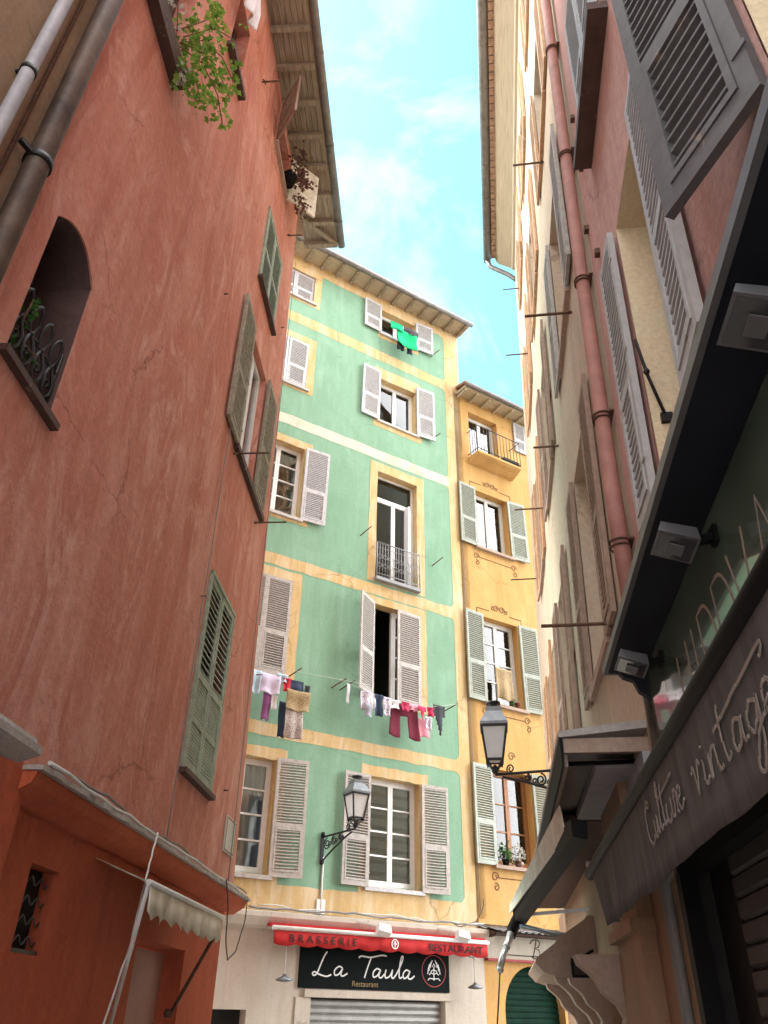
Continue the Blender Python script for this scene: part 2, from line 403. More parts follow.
# ------------------------------------------------------------------ shutters and windows
ORG = {}
def org_of(p): return ORG.get(p.name, (0, 0, 0))
for k_ in [k for k in M if k.startswith('shut_')]: vary(M[k_])
SR = random.Random(5)
_shut = {}
def shutter_mesh(w, h, mat, split=.42, solid=False, frame=.055, pitch=.048, tilt=14, flap=True, low_solid=False, sd=.017):
    key = (round(w, 3), round(h, 3), mat, split, solid, frame, pitch, tilt, flap, low_solid, sd)
    if key in _shut: return _shut[key]
    F0 = Frame((0, 0), 90, 1)
    mb = MB(F0); t = .036; f = frame
    def bx(x0, x1, y0, y1, z0, z1): mb.box(x0, x1, y0, y1, z0, z1)
    bx(0, f, -t/2, t/2, 0, h); bx(w-f, w, -t/2, t/2, 0, h)
    zm = h*split
    rails = [(0, f*1.5), (zm-f*.7, zm+f*.7), (h-f*1.2, h)]
    for a, b in rails: bx(f, w-f, -t/2+.001, t/2-.001, a, b)
    def slats(x0, x1, z0, z1):
        if solid:
            bx(x0, x1, -.009, .009, z0, z1); return
        n = max(2, int((z1-z0)/pitch)); st = (z1-z0)/n
        dy = sd; dz = math.tan(R(tilt))*dy; th = .0075
        for i in range(n):
            z = z0+st*(i+.5)
            j = random.uniform(-.003, .003)
            mb.hexa([(x0, -dy, z-dz-th+j), (x1, -dy, z-dz-th), (x1, dy, z+dz-th), (x0, dy, z+dz-th+j),
                     (x0, -dy, z-dz+th+j), (x1, -dy, z-dz+th), (x1, dy, z+dz+th), (x0, dy, z+dz+th+j)])
    slats(f, w-f, zm+f*.7, h-f*1.2)
    if low_solid:
        n_ = int((zm-f*2.2)/.03)
        for q in range(n_):
            z = f*1.5+(zm-f*2.2)*(q+.5)/n_; bx(f, w-f, -.006, .006, z-.0115, z+.0115)
        bx(f, w-f, -.015, .015, zm*.52-f*.5, zm*.52+f*.5)
    elif flap and not solid:
        g = f+.03; zb = f*1.5; zt = zm-f*.7
        bx(f+.002, g, -t/2-.006, t/2+.006, zb+.002, zt-.002); bx(w-g, w-f-.002, -t/2-.006, t/2+.006, zb+.002, zt-.002)
        bx(g, w-g, -t/2-.006, t/2+.006, zb+.002, zb+.035); bx(g, w-g, -t/2-.006, t/2+.006, zt-.035, zt-.002)
        slats(g, w-g, zb+.035, zt-.035)
    else: slats(f, w-f, f*1.5, zm-f*.7)
    # hinges
    for z in (h*.12, h*.5, h*.88): bx(-.012, .05, t/2, t/2+.006, z-.012, z+.012)
    me = bpy.data.meshes.new('shutter'); me.from_pydata([tuple(p) for p in mb.v], [], mb.f)
    bm = bmesh.new(); bm.from_mesh(me); bmesh.ops.recalc_face_normals(bm, faces=bm.faces); bm.to_mesh(me); bm.free()
    me.materials.append(M[mat]); _shut[key] = me
    return me
def shutter(parent, F, hinge, du, do, w, h, mat, lean=0.0, **k):
    """hinge (u,o,z of its foot); (du,do) the direction it runs from the hinge"""
    sg = F.s*(1 if du >= 0 else -1)
    k['tilt'] = sg*k.get('tilt', 24)
    o = bpy.data.objects.new('shutter', shutter_mesh(w, h, mat, **k)); COL.objects.link(o)
    o.parent = parent; o.location = F.loc(*hinge)-F.loc(*org_of(parent)); o.rotation_euler = (lean+sg*math.atan(F.bat)+SR.uniform(-.006, .006), SR.uniform(-.008, .008), math.atan2(F.s*do, du)+SR.uniform(-.02, .02))
    return o
def pair_open(parent, F, u0, u1, z0, h, w, mat, o=.04, tl=5, tr=5, **k):
    shutter(parent, F, (u0-.012, o, z0), -math.cos(R(tl)), math.sin(R(tl)), w, h, mat, **k)
    shutter(parent, F, (u1+.012, o, z0), math.cos(R(tr)), math.sin(R(tr)), w, h, mat, **k)
def pair_closed(parent, F, u0, u1, z0, h, mat, o=-.02, **k):
    w = (u1-u0)/2-.008
    shutter(parent, F, (u0+.004, o, z0), 1, 0, w, h, mat, **k)
    shutter(parent, F, (u1-.004, o, z0), -1, 0, w, h, mat, **k)
def window(parent, F, u0, u1, z0, z1, o, mat='white', rows=1, sashes=2, transom=None, curtain=None, gl='glass', sill=None, sillmat='ledgestone', sash_w=.05):
    og = org_of(parent); mb = MB(F, og); f = .05
    mb.box(u0, u0+f, o-.05, o+.02, z0, z1); mb.box(u1-f, u1, o-.05, o+.02, z0, z1)
    mb.box(u0+f, u1-f, o-.05, o+.02, z0, z0+f); mb.box(u0+f, u1-f, o-.05, o+.02, z1-f, z1)
    a, b = u0+f, u1-f; zt = z1-f
    if transom:
        mb.box(a, b, o-.045, o+.015, transom-.04, transom+.04); zt = transom-.04
    wd = (b-a)/sashes
    for i in range(sashes):
        x0 = a+i*wd; x1 = x0+wd; s = sash_w
        mb.box(x0+.002, x0+s, o-.035, o+.028, z0+f, zt); mb.box(x1-s, x1-.002, o-.035, o+.028, z0+f, zt)
        mb.box(x0+s, x1-s, o-.035, o+.027, z0+f, z0+f+.08); mb.box(x0+s, x1-s, o-.035, o+.027, zt-.05, zt-.001)
        for r in range(1, rows):
            z = z0+f+.08+(zt-.05-z0-f-.08)*r/rows
            mb.box(x0+s, x1-s, o-.02, o+.018, z-.014, z+.014)
    wn = mb.build('window', M[mat], parent); ORG[wn.name] = og
    pb = MB(F, og); pb.box(u0+.02, u1-.02, o-.012, o-.006, z0+.02, z1-.02); pb.build('pane', M[gl], wn)
    if curtain:
        cb = MB(F, og); n = 40
        for i in range(n):
            x0 = u0+.03+(u1-u0-.06)*i/n; x1 = u0+.03+(u1-u0-.06)*(i+1)/n
            y0 = o-.12+.022*math.sin(i*1.35); y1 = o-.12+.022*math.sin((i+1)*1.35)
            if curtain == 'half' and .3 < i/n < .72: continue
            cb.face([(x0, y0, z0+.02), (x1, y1, z0+.02), (x1, y1, z1-.03), (x0, y0, z1-.03)], True)
        cb.build('curtain', M['curtain'], wn, recalc=False)
    if sill:
        sb = MB(F, og); sb.box(u0-.08, u1+.08, o+.03, sill, z0-.07, z0-.004); sb.build('sill', M[sillmat], wn)
    return wn

def shell(mb, u0, u1, back, z0, z1, front=0.0):
    """closed body behind a facade: sides, back, top"""
    mb.face([(u0, front, z0), (u0, front, z1), (u0, back, z1), (u0, back, z0)])
    mb.face([(u1, front, z0), (u1, back, z0), (u1, back, z1), (u1, front, z1)])
    mb.face([(u0, back, z0), (u0, back, z1), (u1, back, z1), (u1, back, z0)])
    mb.face([(u0, front, z1), (u1, front, z1), (u1, back, z1), (u0, back, z1)])

# ================================================================== LEFT: red house
def corner_u(z): return -.55 - .075*max(0, z-2.6)
UL0 = -7.45
def lwarp(u, o, z):
    if u > -.3: u = corner_u(z)+(u+.2)
    return (u, o, z)
rh = thing('red_house', 'tall terracotta red house with arched window and faded shutters on the left', 'house', FL, (0, 0, 0))
arch = (-7.11, -6.54, 4.49, 5.80, .45, 'arch')
holesL = [arch, (-2.93, -2.02, 7.15, 9.05, .13), (-3.08, -2.10, 3.42, 5.36, .2), (-3.08, -2.10, 9.95, 11.40, .2),
          (-7.08, -6.42, 8.56, 10.2, .3), (-5.52, -5.02, 11.0, 12.35, .3), (-3.3, -2.4, 12.75, 13.75, .25), (-5.5, -5.0, 8.9, 9.0, .05)]
holesL = holesL[:-1]
mb = MB(FL, warp=lwarp)
mb.wall(UL0, -.2, 2.66, 14.3, holesL, 0, .3, extra_z=(4, 6, 8.2, 10, 12.5))
# arch spandrels and soffit
def arcpts(n=14):
    a, b, zs, rise = arch[0], arch[1], 5.62, .17
    out = []
    for i in range(n+1):
        t = i/n; out.append((a+(b-a)*t, zs+rise*(1-(2*t-1)**2)))
    return out
ap = arcpts()
for i in range(len(ap)-1):
    (x0, y0), (x1, y1) = ap[i], ap[i+1]
    mb.face([(x0, 0, y0), (x1, 0, y1), (x1, 0, 5.80), (x0, 0, 5.80)])
    mb.face([(x0, 0, y0), (x0, -.45, y0), (x1, -.45, y1), (x1, 0, y1)])
mb.face([(UL0, 0, 2.66), (UL0, -6, 2.66), (UL0, -6, 14.3), (UL0, 0, 14.3)])
mb.face([(-.2, 0, 2.66), (-.2, -6, 2.66), (-.2, -6, 14.3), (-.2, 0, 14.3)])
mb.face([(UL0, -6, 2.66), (-.2, -6, 2.66), (-.2, -6, 14.3), (UL0, -6, 14.3)])
mb.face([(UL0, 0, 14.3), (-.2, 0, 14.3), (-.2, -6, 14.3), (UL0, -6, 14.3)])
mb.build('wall', M['red'], rh)
# ground floor wall, set a little back under the ledge
gb = MB(FL)
doorL = (-3.28, -1.93, 0.0, 2.08, .3); latt = (-5.29, -4.89, 1.86, 2.30, .14)
gb.wall(-5.75, -.62, 0, 2.60, [doorL, latt], -.06, .2)
gb.face([(-.62, -.06, 0), (-.62, -6, 0), (-.62, -6, 2.6), (-.62, -.06, 2.6)])
gb.face([(-5.75, -.06, 0), (-5.75, -6, 0), (-5.75, -6, 2.6), (-5.75, -.06, 2.6)])
gb.build('ground_floor_wall', M['redlow'], rh)
lb = MB(FL)
lb.prism_u([(-.3, 2.52), (-.02, 2.53), (.10, 2.60), (.125, 2.66), (-.3, 2.68)], -5.85, -.34)
lb.build('ledge', M['redlow'], rh)
cb = MB(FL); random.seed(3)
n = 44
for i in range(n):
    a = -5.86+5.54*i/n; b = -5.86+5.54*(i+1)/n
    d = .006*math.sin(i*2.1)+random.uniform(-.004, .004)
    cb.box(a, b, -.02, .155+d, 2.664, 2.688+abs(d))
cb.build('ledge_cap', M['ledgestone'], rh)
db = MB(FL); db.box(-3.25, -1.96, -.30, -.24, .02, 2.05); dr = db.build('door', M['doorpink'], rh)
hb = MB(FL); hb.tube([(-2.1, -.235, 1.0), (-2.1, -.19, 1.0), (-2.2, -.19, 1.0)], .012, 8); hb.build('handle', M['aluminium'], dr)
# lattice window of the ground floor
wb = MB(FL); wb.box(-5.29, -4.89, -.19, -.17, 1.86, 2.30)
lw = wb.build('lattice_window', M['dark'], rh)
gbm = MB(FL)
for zz in (1.93, 2.03, 2.13, 2.23):
    pts = [(-5.28+.38*i/24, -.12, zz+.022*math.sin(i*math.pi/4)) for i in range(25)]
    gbm.tube(pts, .005, 6)
gbm.box(-5.285, -4.895, -.15, -.09, 1.864, 1.885)
gbm.build('grille', M['grill'], lw)
# arched window: stone sill, inner frame, wrought grille
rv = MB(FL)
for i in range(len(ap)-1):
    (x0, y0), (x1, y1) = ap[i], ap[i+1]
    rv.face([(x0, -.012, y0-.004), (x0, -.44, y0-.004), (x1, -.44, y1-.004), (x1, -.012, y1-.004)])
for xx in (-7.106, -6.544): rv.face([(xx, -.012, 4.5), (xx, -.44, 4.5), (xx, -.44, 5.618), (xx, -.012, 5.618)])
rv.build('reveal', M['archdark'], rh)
win = window(rh, FL, -7.10, -6.55, 4.5, 5.78, -.42, 'shut_dark', rows=2)
sb = MB(FL); sb.box(-7.16, -6.50, -.44, .05, 4.44, 4.487); sb.build('sill', M['shut_dark'], win)
gr = MB(FL)
og = -.045; gz0, gz1 = 4.58, 5.06
for x in (-7.09, -6.56): gr.tube([(x, og, 4.49), (x, og, gz1-.06)], .009, 6)
gr.tube([(-7.10, og, gz0), (-6.55, og, gz0)], .009, 6)
def scroll(c, r, turns, a0, sgn=1, n=26, growth=.25):
    pts = []
    for i in range(n+1):
        t = i/n; a = a0+sgn*turns*2*math.pi*t; rr = r*(1-(1-growth)*t)
        pts.append((c[0]+rr*math.cos(a), c[1]+rr*math.sin(a)))
    return pts
for k in range(4):
    x = -7.03+k*.135
    for sg in (1, -1):
        gr.tube([(x+sg*p[0]+0, og+.012*math.sin(j), p[1]) for j, p in enumerate([(.0, gz0), (.045, gz0+.07), (.055, gz0+.15), (.02, gz0+.23), (.0, gz0+.25), (.03, gz0+.30), (.052, gz0+.37), (.03, gz0+.44), (.0, gz0+.47)])], .0105, 6)
    gr.tube([(x+a, og, b) for a, b in scroll((0, gz0+.12), .035, 1.2, 0)], .009, 5)
    gr.lathe((x, og, gz0+.25), [(.004, -.018), (.018, 0), (.004, .018)], 8)
    gr.tube([(x-.07, og, gz0+.24), (x+.07, og, gz0+.26)], .009, 5)
gr.build('grille', M['iron'], win)
# upper window with open shutters
w1 = window(rh, FL, -2.93, -2.02, 7.15, 9.05, -.10, 'white', rows=1, curtain='full')
shutter(w1, FL, (-2.95, .035, 7.13), -math.cos(R(.5)), math.sin(R(.5)), .58, 1.95, 'shut_old')
shutter(w1, FL, (-2.0, .035, 7.13), math.cos(R(1)), math.sin(R(1)), .58, 1.95, 'shut_old')
sb = MB(FL); sb.box(-3.0, -1.4, -.25, .06, 7.07, 7.145); sb.build('sill', M['shut_dark'], w1)
# closed shutters, lower and top
for (z0, z1, mt, sl) in ((3.42, 5.36, 'shut_green', True), (9.95, 11.40, 'shut_green', True)):
    mbk = MB(FL); mbk.box(-3.08, -2.10, -.19, -.17, z0, z1)
    wn = mbk.build('window', M['dark'], rh)
    pair_closed(wn, FL, -3.09, -2.09, z0, z1-z0, mt, o=.012, split=.46, pitch=.066, tilt=-30, sd=.010, low_solid=z0 < 5, flap=False)
    fb = MB(FL); fb.box(-3.12, -3.088, -.1, .03, z0-.01, z1+.03); fb.box(-2.092, -2.06, -.1, .03, z0-.01, z1+.03); fb.box(-3.12, -2.06, -.1, .034, z1, z1+.035)
    fb.build('frame', M['shut_green'], wn)
    sb = MB(FL); sb.box(-3.13, -2.04, -.17, .07, z0-.05, z0-.006); sb.build('sill', M['shut_dark'], wn)
# planted window high on the near edge, dark frames
w3 = window(rh, FL, -7.08, -6.42, 8.56, 10.2, -.2, 'shut_dark', rows=3)
sb = MB(FL); sb.box(-7.16, -6.36, -.2, .10, 8.46, 8.555); sb.box(-7.16, -6.36, .08, .10, 8.555, 8.70); sb.build('sill', M['shut_dark'], w3)
w4 = window(rh, FL, -5.52, -5.02, 11.0, 12.35, -.2, 'shut_dark', rows=2)
sb = MB(FL); sb.box(-5.6, -4.94, -.2, .09, 10.92, 10.995); sb.build('sill', M['shut_dark'], w4)
# top window under the eave
w5 = window(rh, FL, -3.3, -2.4, 12.75, 13.75, -.2, 'shut_dark', rows=2)
sb = MB(FL); sb.box(-3.36, -2.34, -.2, .06, 12.70, 12.745); sb.build('sill', M['stone'], w5)
shutter(w5, FL, (-3.32, .04, 12.78), -math.cos(R(36)), math.sin(R(36)), .58, .98, 'shut_brown')
shutter(w5, FL, (-2.38, .04, 12.70), math.cos(R(46)), math.sin(R(46)), .55, 1.1, 'creamcloth', solid=True)
# eave: boards, rafters, gutter
eb = MB(FL); nb = 7
for i in range(nb):
    a = -.02+.64*i/nb; b = a+.64/nb-.006
    eb.box(-9.0, -.5, a, b, 13.98+.05*(.64-a)+.0, 14.02+.05*(.64-a))
e_ = eb.build('eave', M['soffit'], rh)
u = -8.9
while u < -.65:
    rb = MB(FL); rb.box(u, u+.075, 0.0, .60, 13.895, 13.985); rb.build('rafter', M['soffit'], e_); u += .56
rb = MB(FL)
rb.box(-.6, -.51, -.02, .62, 13.86, 13.975); rb.bar((-1.15, .02, 13.93), (-.56, .58, 13.93), .07, .08)
rb.build('end_rafter', M['soffit'], e_)
tb = MB(FL)
tb.hexa([(-9, -.2, 14.3), (-.48, -.2, 14.3), (-.48, .66, 14.06), (-9, .66, 14.06), (-9, -.2, 14.42), (-.48, -.2, 14.42), (-.48, .66, 14.13), (-9, .66, 14.13)])
tb.hexa([(-9, -.2, 14.3), (-9, -6.2, 16.2), (-.48, -6.2, 16.2), (-.48, -.2, 14.3), (-9, -.2, 14.42), (-9, -6.2, 16.32), (-.48, -6.2, 16.32), (-.48, -.2, 14.42)])
tb.build('roof', M['roof'], rh)
tb = MB(FL); tb.tube([(-9, .68, 14.02), (-5, .68, 14.02), (-.42, .68, 14.02)], .075, 12)
for k in range(6): tb.tube([(-8.5+k*1.5, .68, 14.02), (-8.46+k*1.5, .68, 14.02)], .081, 12)
tb.build('gutter', M['zinc'], rh)
# washing rods on brackets
def rod(parent, F, u, z, l, m='rust', r=.012, up=0.0, fork=True, du=0.0):
    b = MB(F, org_of(parent)); b.tube([(u, -.03, z), (u+du*.5, l*.5, z+up*.5), (u+du, l, z+up)], r, 6)
    if fork: b.tube([(u-.06, .03, z-.05), (u, .05, z), (u+.06, .03, z+.05)], r*.8, 6)
    b.build('clothes_rod', M[m], parent)
for u_, z_ in ((-2.98, 7.0), (-1.66, 6.9), (-4.3, 12.6), (-1.9, 12.4)): rod(rh, FL, u_, z_, .42 if z_ < 8 else .25)
for (u_, z_) in ((-3.3, 5.0), (-.48, 5.3), (-4.2, 8.3), (-1.55, 10.6), (-1.5, 3.6)):
    rod(rh, FL, u_, z_, .05, r=.008, fork=False)
# street name plate
def street_plate():
    t = thing('street_plate', 'small pale street name plate on the red wall near its corner', 'street sign', FL, (-1.05, .0, 3.02))
    b = MB(FL, (-1.05, 0, 3.02)); b.box(-1.28, -.82, .004, .02, 3.04, 3.40); b.build('plate', M['enamel'], t)
    b = MB(FL, (-1.05, 0, 3.02))
    for (a, c, d, e) in ((-1.26, -.84, 3.375, 3.385), (-1.26, -.84, 3.055, 3.065), (-1.26, -1.25, 3.065, 3.375), (-.85, -.84, 3.065, 3.375)): b.box(a, c, .02, .023, d, e)
    b.build('border', M['painted'], t)
street_plate()
# door awning
aw = thing('door_awning', 'small cream scalloped door awning on slanting white arms on the red wall', 'awning', FL, (-3.0, 0, 2.2))
og_ = (-3.0, 0, 2.2)
b = MB(FL, og_)
nn = 60
A0, A1 = -4.42, -2.34
top = []
for i in range(nn+1):
    t = i/nn; u = A0+(A1-A0)*t
    wv = .006*math.sin(t*23)+.005*math.sin(t*51+1)
    sc = -.05*abs(((t*9) % 1)*2-1)
    sag = .02*math.sin(t*math.pi)
    top.append((u, wv, sc, sag))
for i in range(nn):
    u0, w0, s0, g0 = top[i]; u1, w1_, s1, g1 = top[i+1]
    za = 2.31; zb0 = 2.10-s0; zb1 = 2.10-s1
    mid0 = (u0, .35+w0*1.5, 2.22-g0); mid1 = (u1, .35+w1_*1.5, 2.22-g1)
    b.face([(u0, .35+w0*.3, za-g0), (u1, .35+w1_*.3, za-g1), mid1, mid0], True)
    b.face([mid0, mid1, (u1, .35+w1_*2, zb1), (u0, .35+w0*2, zb0)], True)
b.build('valance', M['creamcloth'], aw, solid=.004, merge=True)
b = MB(FL, og_)
for i in range(16):
    u0 = A0+(A1-A0)*i/16; u1 = A0+(A1-A0)*(i+1)/16
    b.face([(u0, .34, 2.315), (u1, .34, 2.315), (u1, -.05, 2.46), (u0, -.05, 2.46)], True)
b.build('canopy', M['creamcloth'], aw, solid=.004)
b = MB(FL, og_); b.tube([(A0-.03, .345, 2.315), (A1+.03, .345, 2.315)], .02, 8); b.build('front_bar', M['whitepole'], aw)
b = MB(FL, og_); b.tube([(A0-.02, .345, 2.31), (A0+.68, .0, 1.50)], .015, 8); b.lathe((A0+.68, -.02, 1.47), [(.03, 0), (.04, .03), (.03, .06)], 10); b.build('arm', M['whitepole'], aw)
b = MB(FL, og_); b.tube([(A1-.06, .33, 2.30), (A1-.04, .30, 2.15), (A1+.02, .0, 1.60)], .016, 8); b.lathe((A1+.02, -.02, 1.57), [(.03, 0), (.04, .03), (.03, .06)], 10); b.build('arm', M['rust'], aw)
# cables on the ledge
def cable(F, pts, r, mat, label, name='cable', group=None, seg=6, wob=.012, smooth=True):
    org = pts[0]; out = []
    random.seed(hash(label) % 1000 if False else len(label)*7+len(pts))
    for i in range(len(pts)-1):
        a = Vector(pts[i]); c = Vector(pts[i+1])
        for k in range(seg):
            t = k/seg; p = a.lerp(c, t)
            if i+k > 0: p += Vector((0, random.uniform(-wob, wob)*.6, random.uniform(-wob, wob)))
            out.append(p)
    out.append(Vector(pts[-1]))
    b = MB(F, org); b.tube(out, r, 6)
    return single(b, name, M[mat], label, 'cable', F, org, group)
cable(FL, [(-5.8, .15, 2.715), (-4.2, .14, 2.715), (-2.4, .14, 2.715), (-.4, .13, 2.71)], .012, 'cable_white', 'thick white cable lying along the top of the red house ledge')
cable(FL, [(-5.7, .10, 2.73), (-4.9, .13, 2.755), (-4.0, .11, 2.725), (-3.1, .13, 2.75), (-1.9, .10, 2.725), (-.5, .14, 2.73)], .009, 'cable_grey', 'thin grey cable weaving along the red house ledge beside the white one')
cable(FL, [(-3.9, .165, 2.72), (-3.95, .17, 2.6), (-4.02, .17, 2.3), (-4.08, .17, 2.0), (-4.2, .12, 1.5), (-4.22, .05, .9)], .007, 'cable_white', 'white cable hanging from the ledge down past the small door awning', wob=.006)
cable(FL, [(-1.6, .165, 2.72), (-1.5, .19, 2.5), (-1.35, .17, 2.2), (-1.1, .15, 2.05), (-.85, .17, 2.15), (-.6, .18, 2.45), (-.45, .15, 2.7)], .006, 'cable_black', 'black cable drooping in a loop below the corner of the red ledge', wob=.004)

cable(FL, [(-3.3, .02, 8.9), (-3.32, .03, 6.5), (-3.30, .03, 4.6), (-3.28, .04, 2.72)], .006, 'cable_grey', 'thin grey wire running down the red wall left of the closed green shutters', wob=.008)
cable(FL, [(-1.2, .02, 12.6), (-1.15, .03, 9.0), (-1.05, .03, 6.0), (-.95, .03, 2.72)], .006, 'cable_grey', 'thin grey wire running down the red wall close to its corner', wob=.006)
cable(FG, [(2.27, .03, 15.8), (2.28, .03, 11.0), (2.26, .03, 7.0), (2.27, .03, 3.3)], .008, 'cable_grey', 'grey wire running down the seam between green and yellow houses', wob=.006)

# ------------------------------------------------------------------ brown house, nearest on the left
bh = thing('brown_house', 'ochre brown house with two pipes at the near left edge', 'house', FL, (-8, 0, 0))
bo = (-8, 0, 0)
b = MB(FL, bo); b.wall(-10.6, UL0-.004, 0, 15, [], .0)
shell(b, -10.6, UL0-.004, -6, 0, 15); b.build('wall', M['brown'], bh)
b = MB(FL, bo)
b.tube([(-7.83, .07, 0.2), (-7.83, .07, 15)], .038, 14); gp = b.build('downpipe', M['gzinc'], bh)
for z in (5.85, 8.3, 11):
    b = MB(FL, bo); b.tube([(-7.83, .07, z), (-7.83, .07, z+.035)], .045, 14); b.bar((-7.83, 0, z+.02), (-7.83, .05, z+.02), .02, .02)
    b.build('pipe_clip', M['iron'], gp)
b = MB(FL, bo)
b.tube([(-7.52, .085, 0.2), (-7.52, .085, 15)], .066, 16); gp = b.build('downpipe', M['pipebrown'], bh)
for z in (5.48, 8.6, 11.5):
    b = MB(FL, bo); b.tube([(-7.52, .085, z), (-7.52, .085, z+.05)], .078, 16); b.bar((-7.66, .05, z+.025), (-7.58, .08, z+.025), .03, .03)
    b.build('pipe_clip', M['iron'], gp)
b = MB(FL, bo); b.tube([(-7.66, .02, 3.5), (-7.66, .02, 15)], .012, 6); b.build('conduit', M['rust'], bh)
# shop cornice of the brown house
b = MB(FL, bo)
b.prism_u([(-.02, 2.66), (.30, 2.55), (.40, 2.585), (.40, 2.62), (.37, 2.63), (.36, 2.66), (-.02, 2.80)], -10.6, -6.40)
b.build('shop_cornice', M['ledgestone'], bh)
b = MB(FL, bo); b.box(-10.6, -5.78, -.06, .04, 0, 2.70); b.build('shop_wall', M['redlow'], bh)

# ================================================================== GREEN HOUSE
gh = thing('green_house', 'tall green house with yellow bands and pale shutters across the street end', 'house', FG, (0, 0, 0))
Lc = (-3.27, -2.15); Ln = (-3.36, -2.29); Rc = (-.2, .93)
hG = []
rowsL = [(3.52, 5.40), (6.97, 9.0), (10.52, 12.42), (14.2, 15.7), (17.2, 18.2)]
rowsR = [(3.52, 5.42), (6.95, 9.06), (9.68, 12.6), (14.2, 15.64), (17.33, 18.24)]
for i, (z0, z1) in enumerate(rowsL): hG.append(((Lc if i < 3 else Ln)[0], (Lc if i < 3 else Ln)[1], z0, z1, .24))
for z0, z1 in rowsR: hG.append((Rc[0], Rc[1], z0, z1, .24))
b = MB(FG); b.wall(-4.6, 2.2, 2.98, 18.95, hG, 0)
shell(b, -4.6, 2.2, -6, 0, 18.95); b.build('wall', M['green'], gh)
# reveals painted yellow
for h in hG:
    b = MB(FG); a, c, d, e = h[:4]; k = .003
    b.face([(a+k, 0.001, d), (a+k, -.235, d), (a+k, -.235, e), (a+k, 0.001, e)])
    b.face([(c-k, 0.001, d), (c-k, -.235, d), (c-k, -.235, e), (c-k, 0.001, e)])
    b.face([(a+k, 0.001, e-k), (c-k, 0.001, e-k), (c-k, -.235, e-k), (a+k, -.235, e-k)])
    b.build('reveal', M['ytrim'], gh)
# painted bands, with slightly uneven edges
def band(mb, u0, u1, z0, z1, o, n=30, j=.013):
    prev = None
    for i in range(n+1):
        u = u0+(u1-u0)*i/n
        p = (u, z0+random.uniform(-j, j), z1+random.uniform(-j, j))
        if prev: mb.face([(prev[0], o, prev[1]), (p[0], o, p[1]), (p[0], o, p[2]), (prev[0], o, prev[2])])
        prev = p
def vband(mb, u0, u1, z0, z1, o, n=30, j=.008):
    prev = None
    for i in range(n+1):
        z = z0+(z1-z0)*i/n
        p = (z, u0+random.uniform(-j, j), u1+random.uniform(-j, j))
        if prev: mb.face([(prev[1], o, prev[0]), (prev[2], o, prev[0]), (p[2], o, p[0]), (p[1], o, p[0])])
        prev = p
random.seed(11)
bands = [(5.80, 6.04), (9.26, 9.52), (16.27, 16.60)]
b = MB(FG)
for z0, z1 in bands: band(b, -4.6, 1.93, z0, z1, .004)
band(b, -4.6, 1.93, 18.35, 18.72, .004)
band(b, -4.6, 1.93, 3.0, 3.40, .004)
vband(b, 1.93, 2.203, 3.0, 18.72, .0045, 70, .0)
# rounded corners where bands meet the upright strip
def fillet(mb, u, z, du, dz, r=.16, o=.0042):
    pts = [(u, z)]
    for i in range(7):
        a = math.pi/2*i/6
        pts.append((u+du*r*(1-math.sin(a)), z+dz*r*(1-math.cos(a))))
    for i in range(1, len(pts)-1):
        mb.face([(pts[0][0], o, pts[0][1]), (pts[i][0], o, pts[i][1]), (pts[i+1][0], o, pts[i+1][1])])
for z0, z1 in bands+[(12.95, 13.24)]:
    fillet(b, 1.935, z0+.01, -1, -1); fillet(b, 1.935, z1-.01, -1, 1)
fillet(b, 1.935, 18.36, -1, -1); fillet(b, 1.935, 3.39, -1, 1)
b.build('painted_band', M['ytrim'], gh, recalc=False)
b = MB(FG); band(b, -4.6, 1.93, 12.95, 13.24, .004); b.build('painted_band', M['paletrim'], gh)
# painted surrounds
random.seed(5)
def surround(u0, u1, z0, z1, w=.2, top=.2, bot=.14, right_ear=False):
    o = .006; b = MB(FG)
    band(b, u0-w, u1+w, z1, z1+top, o, 10, .012)
    vband(b, u0-w, u0, z0-bot, z1, o, 12, .01); vband(b, u1, u1+w, z0-bot, z1, o, 12, .01)
    if bot > .02: band(b, u0, u1, z0-bot, z0-.0, o, 10, .01)
    b.build('window_surround', M['ytrim'], gh, recalc=False)
for i, (z0, z1) in enumerate(rowsL): surround((Lc if i < 3 else Ln)[0], (Lc if i < 3 else Ln)[1], z0, z1, .2)
surround(Rc[0], Rc[1], 3.52, 5.42, .2); surround(Rc[0], Rc[1], 6.95, 9.06, .22, .17, .1)
surround(Rc[0], Rc[1], 9.68, 12.6, .21, .25, .1); surround(Rc[0], Rc[1], 14.2, 15.64, .16, .36, .22); surround(Rc[0], Rc[1], 17.33, 18.24, .1, .12, .2)
# windows
OG = -.2
for i, (z0, z1) in enumerate(rowsL):
    Lw = Lc if i < 3 else Ln
    wn = window(gh, FG, Lw[0], Lw[1], z0, z1, OG, 'white', rows=[4, 3, 4, 2, 2][i], curtain='full', sill=.06, sillmat='shut_beige')
    mt = ['shut_beige', 'shut_beige', 'shut_white', 'shut_white', 'shut_white'][i]
    if i == 1: pair_closed(wn, FG, Lc[0], Lc[1], z0, z1-z0, mt, o=.0)
    elif i >= 3: pair_closed(wn, FG, Lw[0], Lw[1], z0+.01, z1-z0-.02, mt, o=-.06 if i == 4 else -.02)
    else: pair_open(wn, FG, Lc[0], Lc[1], z0-.02, z1-z0+.05, .58, mt, tl=4, tr=[10, 0, 4][i] if i < 3 else 5)
wn = window(gh, FG, Rc[0], Rc[1], 3.52, 5.42, OG, 'white', rows=4, sill=.05, sillmat='shut_white')
pair_open(wn, FG, Rc[0], Rc[1], 3.50, 1.92, .58, 'shut_beige', tl=4, tr=6)
bb = MB(FG)
for k in range(9):
    z = 3.62+k*.2; bb.box(Rc[0]+.06, Rc[1]-.06, OG-.11, OG-.10, z, z+.13)
bb.build('blind', M['blind'], wn)
